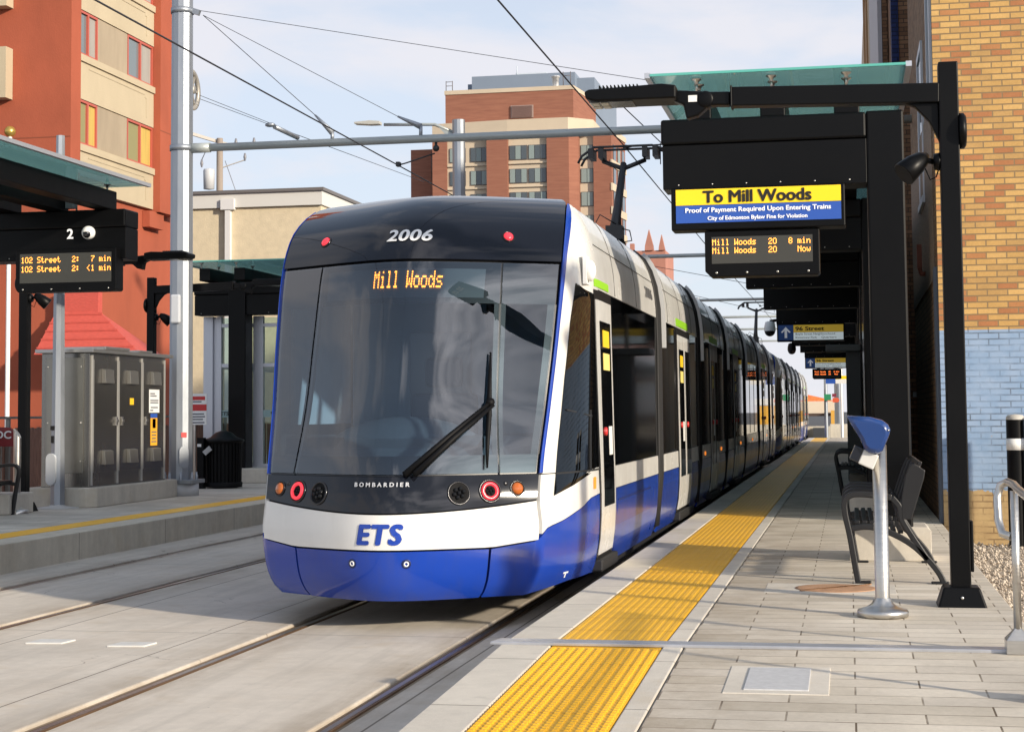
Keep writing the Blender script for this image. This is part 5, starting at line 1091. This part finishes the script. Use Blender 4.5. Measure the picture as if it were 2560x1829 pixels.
t = thing('flagpole', (-24.12, 46.3, 0), 'white flagpole with a gold ball at the left edge', 'flagpole'); q = MB(); q.lathe((-24.12, 46.3, 0), [(.07, .0), (.06, 9.85)], 12); q.build('pole', WHITE, t); MB().sphere((-24.12, 46.3, 10.0), .17, 14, 10).build('ball', mat('gold ball', (.55, .38, .10), .3, .7), t)
# ================================================================ buildings beyond
def stucco(name, col, var=.1): return mat(name, col, .9, var=var, vs=.8, bump=.25, bs=30, stretch=(1, 1, .5))
RED1 = stucco('terracotta stucco', (.345, .082, .040), .11); BEI = stucco('beige panel', (.46, .385, .265), .06); BEI2 = mat('weathered beige infill', (.34, .275, .195), .9, var=.14, vs=1.2, stretch=(1, 1, .3)); RFR = mat('red window frame', (.45, .10, .07), .5)
PANE = mat('grey window pane', (.14, .17, .18), .08, coat=.3); CURT = mat('yellow curtain', (.50, .35, .09), .8, var=.25, vs=4, stretch=(1, 8, .1)); GREYC = mat('grey curtain', (.32, .30, .27), .8, var=.2, vs=4, stretch=(1, 8, .1))
t = thing('terracotta_building', (-23.2, 50, 0), 'terracotta apartment building with beige window bays at the left', 'building')
q = MB(); q.box(-40, -23.02, 48.23, 56.0, -.3, 25); q.build('wall', RED1, t)
q = MB(); q.box(-23.3, -22.62, 53.95, 55.55, 8.45, 25); q.box(-23.01, -22.75, 53.4, 54.6, 7.9, 8.44); q.build('pilaster', RED1, t)
q = MB(); q.box(-40, -22.80, 47.55, 48.22, -.3, 25); q.build('end_wall', RED1, t)
q = MB(); q.box(-30, -24.70, 47.1, 47.54, 11.2, 12.75); q.box(-30, -24.7, 47.1, 47.54, 14.0, 15.5); q.build('side_wing', BEI, t)
for k in range(7):
    zs = 2.985 + 2.77*k; zw0, zw1 = zs + 2.77 + .01, zs + 2.77 + 1.36      # spandrel, then window strip
    if zs < 8: 
        continue
    q = MB(); q.box(-23.015, -22.86, 48.23, 53.94, zs - 1.36 + 1.37, zs + 1.38); q.box(-22.855, -22.80, 48.23, 53.94, zs + 1.17, zs + 1.38); sp = q.build('spandrel', BEI, t)
    q = MB(); q.box(-22.858, -22.845, 53.3, 53.36, zs+.25, zs+.9); q.box(-22.858, -22.845, 53.2, 53.36, zs+.9, zs+.95); q.box(-22.858, -22.845, 48.9, 53.2, zs+1.0, zs+1.04); q.build('relief_line', BEI, sp)
    z0, z1 = zs + 1.385, zs + 2.765
    MB().box(-23.015, -22.90, 49.62, 51.86, z0, z1).build('infill_panel', BEI2, t)
    for wi, (y0, y1) in enumerate(((48.24, 49.60), (51.88, 53.93))):
        q = MB(); q.box(-23.0, -22.89, y0, y0+.07, z0, z1); q.box(-23.0, -22.89, y1-.07, y1, z0, z1); q.box(-23.0, -22.885, y0+.07, y1-.07, z0, z0+.07); q.box(-23.0, -22.885, y0+.07, y1-.07, z1-.07, z1); q.box(-23.0, -22.88, (y0+y1)/2-.04, (y0+y1)/2+.04, z0+.07, z1-.07)
        w = q.build('window', RFR, t); ym = (y0+y1)/2
        lo = k in (2, ); MB().box(-22.99, -22.95, y0+.07, ym-.04, z0+.07, z1-.07).build('pane', (mat('olive curtain', (.25, .23, .11), .8) if lo else PANE), w); MB().box(-22.99, -22.95, ym+.04, y1-.07, z0+.07, z1-.07).build('pane', (CURT if lo else GREYC), w)
q = MB()
for z in (10.0, 14.7): q.box(-40, -22.8, 47.543, 47.549, z, z+.03); q.box(-22.6225, -22.615, 53.95, 55.55, z+1.2, z+1.23)
q.build('render_joint', mat('joint shade', (.22, .06, .03), .9), t)
RT = mat('red tiled roof', (.52, .085, .06), .6, var=.12, vs=8, bump=.5, bs=9, stretch=(1, 1, 3))
q = MB(); q.box(-23.1, -21.74, 47.25, 47.54, 4.68, 5.28); q.add([(-23.1, 47.25, 4.68), (-21.68, 47.25, 4.68), (-19.85, 45.9, 3.4), (-23.1, 45.9, 3.4), (-19.85, 47.5, 3.4), (-23.1, 47.5, 3.4)], [(0,3,2,1), (1,2,4), (3,5,4,2)])
for k in range(5):
    f0 = (k + .3) / 5; z = 4.68 - 1.28*f0; q.bar((-23.1, 47.25 - 1.35*f0, z + .02), (-21.68 + 1.83*f0, 47.25 - 1.35*f0, z + .02), .05, .05)
q.build('awning_roof', RT, t)
# cream stucco hall
CREAM = mat('cream rock dash stucco', (.62, .53, .375), .95, var=.09, vs=3, bump=.55, bs=16)
t = thing('cream_building', (-26, 75, 0), 'long cream stucco hall with a white parapet behind the tram', 'building')
q = MB(); q.box(-40, -23.6, 75, 100, -.3, 11.2); q.build('wall', CREAM, t)
q = MB(); q.box(-40.2, -23.5, 74.85, 100.2, 11.205, 11.85); q.build('parapet', mat('white parapet', (.62, .61, .58), .6), t); q = MB(); q.box(-40.3, -23.4, 74.75, 100.3, 11.855, 12.0); q.build('coping', mat('dark coping', (.14, .13, .13), .6), t)
q = MB(); q.box(-28.15, -27.9, 74.75, 74.99, .2, 11.1); q.box(-28.35, -27.7, 74.7, 74.99, 11.1, 11.6); q.build('downpipe', mat('white downpipe', (.66, .66, .66), .5), t)
t = thing('roof_dome', (-26.5, 80, 12), 'low translucent dome skylight on the cream hall roof', 'skylight'); MB().sphere((-26.0, 82, 11.9), 1.6, 20, 8, 0, 1, (1, 1, .45)).build('dome', mat('pale skylight', (.55, .60, .64), .3), t)
t = thing('utility_pole', (-32.2, 85, 0), 'wooden utility pole with a grey transformer above the cream roof', 'utility pole'); q = MB(); q.lathe((-32.3, 85, 0), [(.22, 0), (.17, 16.2)], 10); q.build('pole', mat('weathered pole wood', (.30, .25, .21), .9), t)
MB().lathe((-32.82, 84.8, 0), [(.001, 13.45), (.28, 13.5), (.30, 14.45), (.27, 14.55), (.001, 14.6)], 18).build('transformer', mat('grey transformer', (.50, .51, .53), .5), t); q = MB(); q.bar((-33.5, 84.2, 16.35), (-31.6, 85.8, 15.8), .13, .16); q.bar((-32.3, 85, 15.75), (-30.2, 85, 15.9), .06, .06); q.bar((-32.3, 85, 14.6), (-30.9, 85, 15.0), .05, .05); q.build('crossarm', mat('pale crossarm', (.45, .42, .38), .8), t)
q = MB()
for p in ((-33.3, 85, 14.9), (-31.4, 85, 15.95), (-30.9, 85, 15.15), (-30.4, 85, 15.95)): q.lathe(p, [(.04, -.2), (.09, 0), (.05, .2), (.001, .22)], 8)
q.tube([(-33.3, 85, 15.1), (-33.0, 85, 15.7), (-32.4, 85, 15.9)], .025, 5); q.tube([(-32.0, 85, 15), (-30.9, 85, 12)], .02, 5); q.build('insulator', mat('insulator grey', (.2, .2, .22), .4), t)
# brick tower, a little turned so that both faces show
def tower_brick():
    m, N, L, b = nodes_of('red tower brick'); g = NG(N, L); P, x, y, z = g.pos()
    n = g.noise(g.comb(g.m('MULTIPLY', x, .3), g.m('MULTIPLY', y, .3), g.m('MULTIPLY', z, 3.)), 1.5, 5, .6); n2 = g.noise(P, .12, 4)
    L.new(g.mix(g.rng(n, .3, .7, 0, 1), g.mix(g.rng(n2, .3, .7, 0, 1), (.205, .080, .052), (.255, .100, .062)), (.29, .122, .076)), b.inputs['Base Color']); b.inputs['Roughness'].default_value = .9; return m
TBK = tower_brick(); TBE = mat('tower beige concrete', (.52, .43, .32), .9, var=.06, vs=.3)
TW = mat('tower window glass', (.06, .075, .085), .1, coat=.4); TC = mat('tower curtain', (.22, .27, .26), .5); TF = mat('tower window frame', (.10, .09, .09), .6)
t = thing('brick_tower', (-39, 205, 0), 'red brick apartment tower with beige bands in the middle distance', 'building')
q = MB(); q.prism([(-47.9, 203), (-32.0, 203), (-30.7, 213), (-47.9, 213)], 'z', 36.8, 40.7); q.build('penthouse', TBK, t)
q = MB(); q.prism([(-48.0, 202.9), (-31.95, 202.9), (-30.6, 213.1), (-48.0, 213.1)], 'z', 40.705, 41.2); q.prism([(-49.1, 201.0), (-39.6, 200.0), (-32.2, 200.0), (-29.5, 202.5), (-29.5, 222), (-49.1, 222)], 'z', 35.0, 36.79); q.prism([(-29.45, 202.0), (-27.2, 202.0), (-26.5, 210), (-29.45, 210)], 'z', 34.95, 35.6); q.build('cornice', TBE, t)
q = MB(); q.box(-49.1, -47.3, 201.0, 222, 0, 34.98); q.box(-42.2, -39.62, 200.2, 222, 0, 34.98); q.box(-34.85, -32.2, 200.2, 222, 0, 34.98); q.prism([(-29.5, 202.1), (-27.3, 202.1), (-26.65, 210), (-29.5, 210)], 'z', 0, 34.94); q.box(-52.7, -49.9, 204.5, 222, 0, 34.3); q.prism([(-32.19, 200.3), (-31.2, 201.4), (-31.2, 222), (-32.19, 222)], 'z', 0, 34.98); q.build('brick_wall', TBK, t)
q = MB(); q.box(-47.29, -42.21, 201.3, 222, 0, 34.97); q.box(-39.61, -34.86, 200.8, 222, 0, 34.97); q.box(-31.19, -29.51, 202.6, 222, 0, 34.97); q.box(-49.89, -49.11, 205, 222, 0, 34.2); q.build('beige_wall', TBE, t)
for fl in range(5):
    z0, z1 = 32.0 - 2.83*fl, 33.75 - 2.83*fl
    for x0, x1, y in ((-47.0, -45.0, 201.3), (-44.4, -42.3, 201.3), (-39.5, -37.3, 200.8), (-37.15, -34.95, 200.8), (-31.1, -29.55, 202.6), (-49.85, -49.15, 205)):
        q = MB(); q.box(x0, x1, y-.12, y-.005, z0, z1); w = q.build('window', TF, t); n = 2 if x1-x0 < 1.8 else 3
        for k in range(n):
            a, b_ = x0 + .07 + (x1-x0-.1)*k/n, x0 + (x1-x0-.1)*(k+1)/n; MB().box(a, b_, y-.16, y-.125, z0+.07, z1-.07).build('pane', TC if (k*3 + fl*2 + int(abs(x0)))%5 in (1, 2) or x0 > -32 else TW, w)
    for k in range(3):                                                     # right flank windows
        u = .10 + .31*k; x, y = -27.3 + .65*u, 202.1 + 7.9*u; q = MB(); q.prism([(x-.05, y), (x+.095, y+1.6), (x+.16, y+1.6), (x+.06, y-.02)], 'z', z0 - .3, z1); w = q.build('window', TF, t)
        MB().prism([(x-.02, y+.15), (x+.09, y+1.45), (x+.19, y+1.45), (x+.09, y+.13)], 'z', z0 - .2, z1 - .1).build('pane', TC if k%2 else TW, w)
for fl in range(5):
    z = 31.7 - 2.83*fl
    for x0, x1, y in ((-47.25, -42.25, 201.3), (-39.58, -34.9, 200.8)): MB().box(x0, x1, y-.25, y-.02, z-.2, z).build('floor_band', TBE, t)
    MB().prism([(-27.4, 202.0), (-27.2, 202.0), (-26.5, 210), (-26.7, 210)], 'z', z-.75, z+.15).build('floor_band', TBE, t)
q = MB(); q.box(-39.7, -36.9, 202.85, 202.97, 36.95 + .5, 39.0); q.build('louvre_frame', mat('louvre frame', (.30, .22, .19), .8), t); q = MB()
for k in range(14): q.box(-39.55, -37.05, 202.7, 202.83, 37.55 + .1*k, 37.60 + .1*k)
q.build('louvre_blade', mat('louvre blade', (.24, .15, .13), .7), t)
q = MB()
for x in (-47.8, -47.0): q.tube([(x, 203, 41.2), (x, 203, 42.4)], .05, 5)
q.tube([(-47.8, 203, 42.3), (-47.0, 203, 42.3)], .04, 5); q.tube([(-47.8, 203, 41.8), (-47.0, 203, 41.8)], .04, 5)
for x in (-33.2, -32.3): q.tube([(x, 203, 41.2), (x, 203, 42.9)], .05, 5)
q.tube([(-33.2, 203, 42.4), (-32.3, 203, 42.4)], .04, 5); q.build('roof_railing', mat('rail iron', (.12, .10, .10), .6), t)
MB().lathe((-34.3, 204, 0), [(.40, 41.2), (.40, 42.4), (.55, 42.45), (.55, 42.6), (.001, 42.7)], 14).build('roof_vent', mat('galv vent', (.55, .56, .57), .4, .4), t)
t = thing('grey_tower', (-48, 262, 0), 'blue grey tower block showing over the brick tower roof', 'building'); GT = mat('blue grey cladding', (.19, .235, .30), .6, var=.05, vs=.2); q = MB(); q.box(-57.5, -41, 262, 290, 0, 54.8); q.box(-41, -38.2, 264, 290, 0, 54.2); q.box(-58.6, -57.4, 264, 290, 0, 54.0); q.build('wall', GT, t)
q = MB(); q.box(-51, -46, 265, 270, 54.8, 55.6); q.tube([(-50.8, 265, 55), (-50.8, 265, 56.8)], .08, 5); q.build('roof_plant', mat('pale plant', (.5, .55, .6), .7), t); q = MB(); q.box(-38.2, -35.4, 262, 266, 45.3, 45.7); q.box(-38.2, -35.8, 262, 266, 41.2, 41.6); q.build('balcony', GT, t)
t = thing('gabled_tower', (-28.5, 250, 0), 'pinkish brick tower with two pointed gables above the tram roof', 'building'); PK = mat('pink brick', (.42, .19, .14), .9, var=.1, vs=.4)
q = MB(); q.box(-31.2, -26.0, 250, 262, 0, 25.3); q.prism([(-29.0, 25.3), (-28.95, 26.0), (-28.35, 28.4), (-27.75, 26.0), (-27.7, 25.3)], 'y', 249.7, 250.6); q.prism([(-26.95, 25.3), (-26.9, 25.8), (-26.5, 27.6), (-26.1, 25.8), (-26.0, 25.3)], 'y', 249.7, 250.6); q.box(-31.2, -30.6, 250, 251, 25.3, 26.4); q.build('wall', PK, t)
q = MB(); q.box(-29.6, -28.0, 249.9, 249.99, 18, 22.5); q.build('window', TW, t)
# --- end of the line
t = thing('end_wall', (-1, 84, 0), 'low concrete wall at the far end of the platform', 'wall'); q = MB(); q.box(-2.2, -.95, 86, 86.3, -.3, .82); q.box(-.94, 3, 86.4, 86.7, -.3, .92); q.build('wall', PLINTH, t); MB().box(-1.75, -1.2, 85.2, 85.95, -.3, .75).build('dark_box', mat('dark utility box', (.05, .055, .06), .5), t)
t = thing('tan_overpass', (-2, 110, 0), 'tan overpass with a dark soffit closing the far end of the track', 'bridge'); q = MB(); q.box(-9, -.95, 112, 116, 1.42, 2.18); q.build('deck', mat('tan concrete', (.62, .53, .42), .9), t); q = MB(); q.box(-9, -.95, 111.9, 116.1, 1.24, 1.415); q.build('soffit', mat('dark soffit', (.07, .045, .035), .9), t); q = MB(); q.box(-1.15, -.85, 111, 111.8, -.3, 1.6); q.build('pier', mat('ochre pier', (.62, .34, .06), .8), t)
flat('orange_netting', MB().prism([(-9, 2.19), (-1.0, 2.19), (-1.0, 2.25), (-2.6, 2.62), (-9, 2.66)], 'y', 112.1, 112.15), mat('orange mesh', (.80, .20, .06), .8, var=.3, vs=9), 'strip of orange safety netting on the far overpass', 'netting')
t = thing('green_sign_pole', (-1.1, 84.5, 0), 'slim pole with a green sign at the far platform end', 'sign'); q = MB(); q.lathe((-1.1, 84.5, 0), [(.09, -.3), (.08, 4.4)], 10); q.build('pole', GALV, t); MB().box(-1.18, -.85, 84.3, 84.4, 2.08, 2.38).build('board', mat('green sign', (.02, .22, .10), .5), t); MB().box(-1.5, -1.33, 84.3, 84.4, 3.2, 3.75).build('signal_box', DARK, t)
t = thing('red_sign_pole', (-.35, 84.8, 0), 'white pole with red arrow signs beside the green sign', 'sign'); q = MB(); q.lathe((-.35, 84.8, 0), [(.07, -.3), (.06, 3.6)], 10); q.build('pole', WHITE, t); q = MB(); q.prism([(-.78, 1.98), (-.52, 1.98), (-.44, 2.08), (-.52, 2.2), (-.78, 2.2)], 'y', 84.6, 84.65); q.build('board', mat('orange red board', (.62, .10, .04), .5), t); MB().box(-.80, -.6, 84.6, 84.65, 2.24, 2.40).build('maroon_board', mat('maroon board', (.2, .02, .04), .5), t)
t = thing('far_mast', (-.2, 100, 0), 'grey mast beside the yellow end building', 'mast'); MB().lathe((-.55, 96, 0), [(.25, -.3), (.22, 9)], 12).build('shaft', GALV, t)
t = thing('yellow_building', (.4, 88, 0), 'bright yellow building corner past the end of the platform', 'building'); q = MB(); q.box(.05, 1.1, 99, 102, -.3, 1.9); q.build('wall', mat('bright yellow wall', (.75, .40, .04), .8), t); q = MB(); q.box(-.02, 1.2, 98.9, 102, 1.95, 2.3); q.build('fascia', WHITE, t)
t = thing('platform_exit_sign', (-.6, 74, 3), 'small blue and yellow sign at the canopy end in the distance', 'sign'); MB().box(-.95, -.55, 73.9, 74, 2.72, 3.05).build('board', BLUES, t); MB().box(-.54, .1, 73.9, 74, 2.72, 2.9).build('white_board', WHITE, t); MB().box(-.54, .1, 73.9, 74, 2.905, 3.05).build('yellow_board', YELLOWS, t)
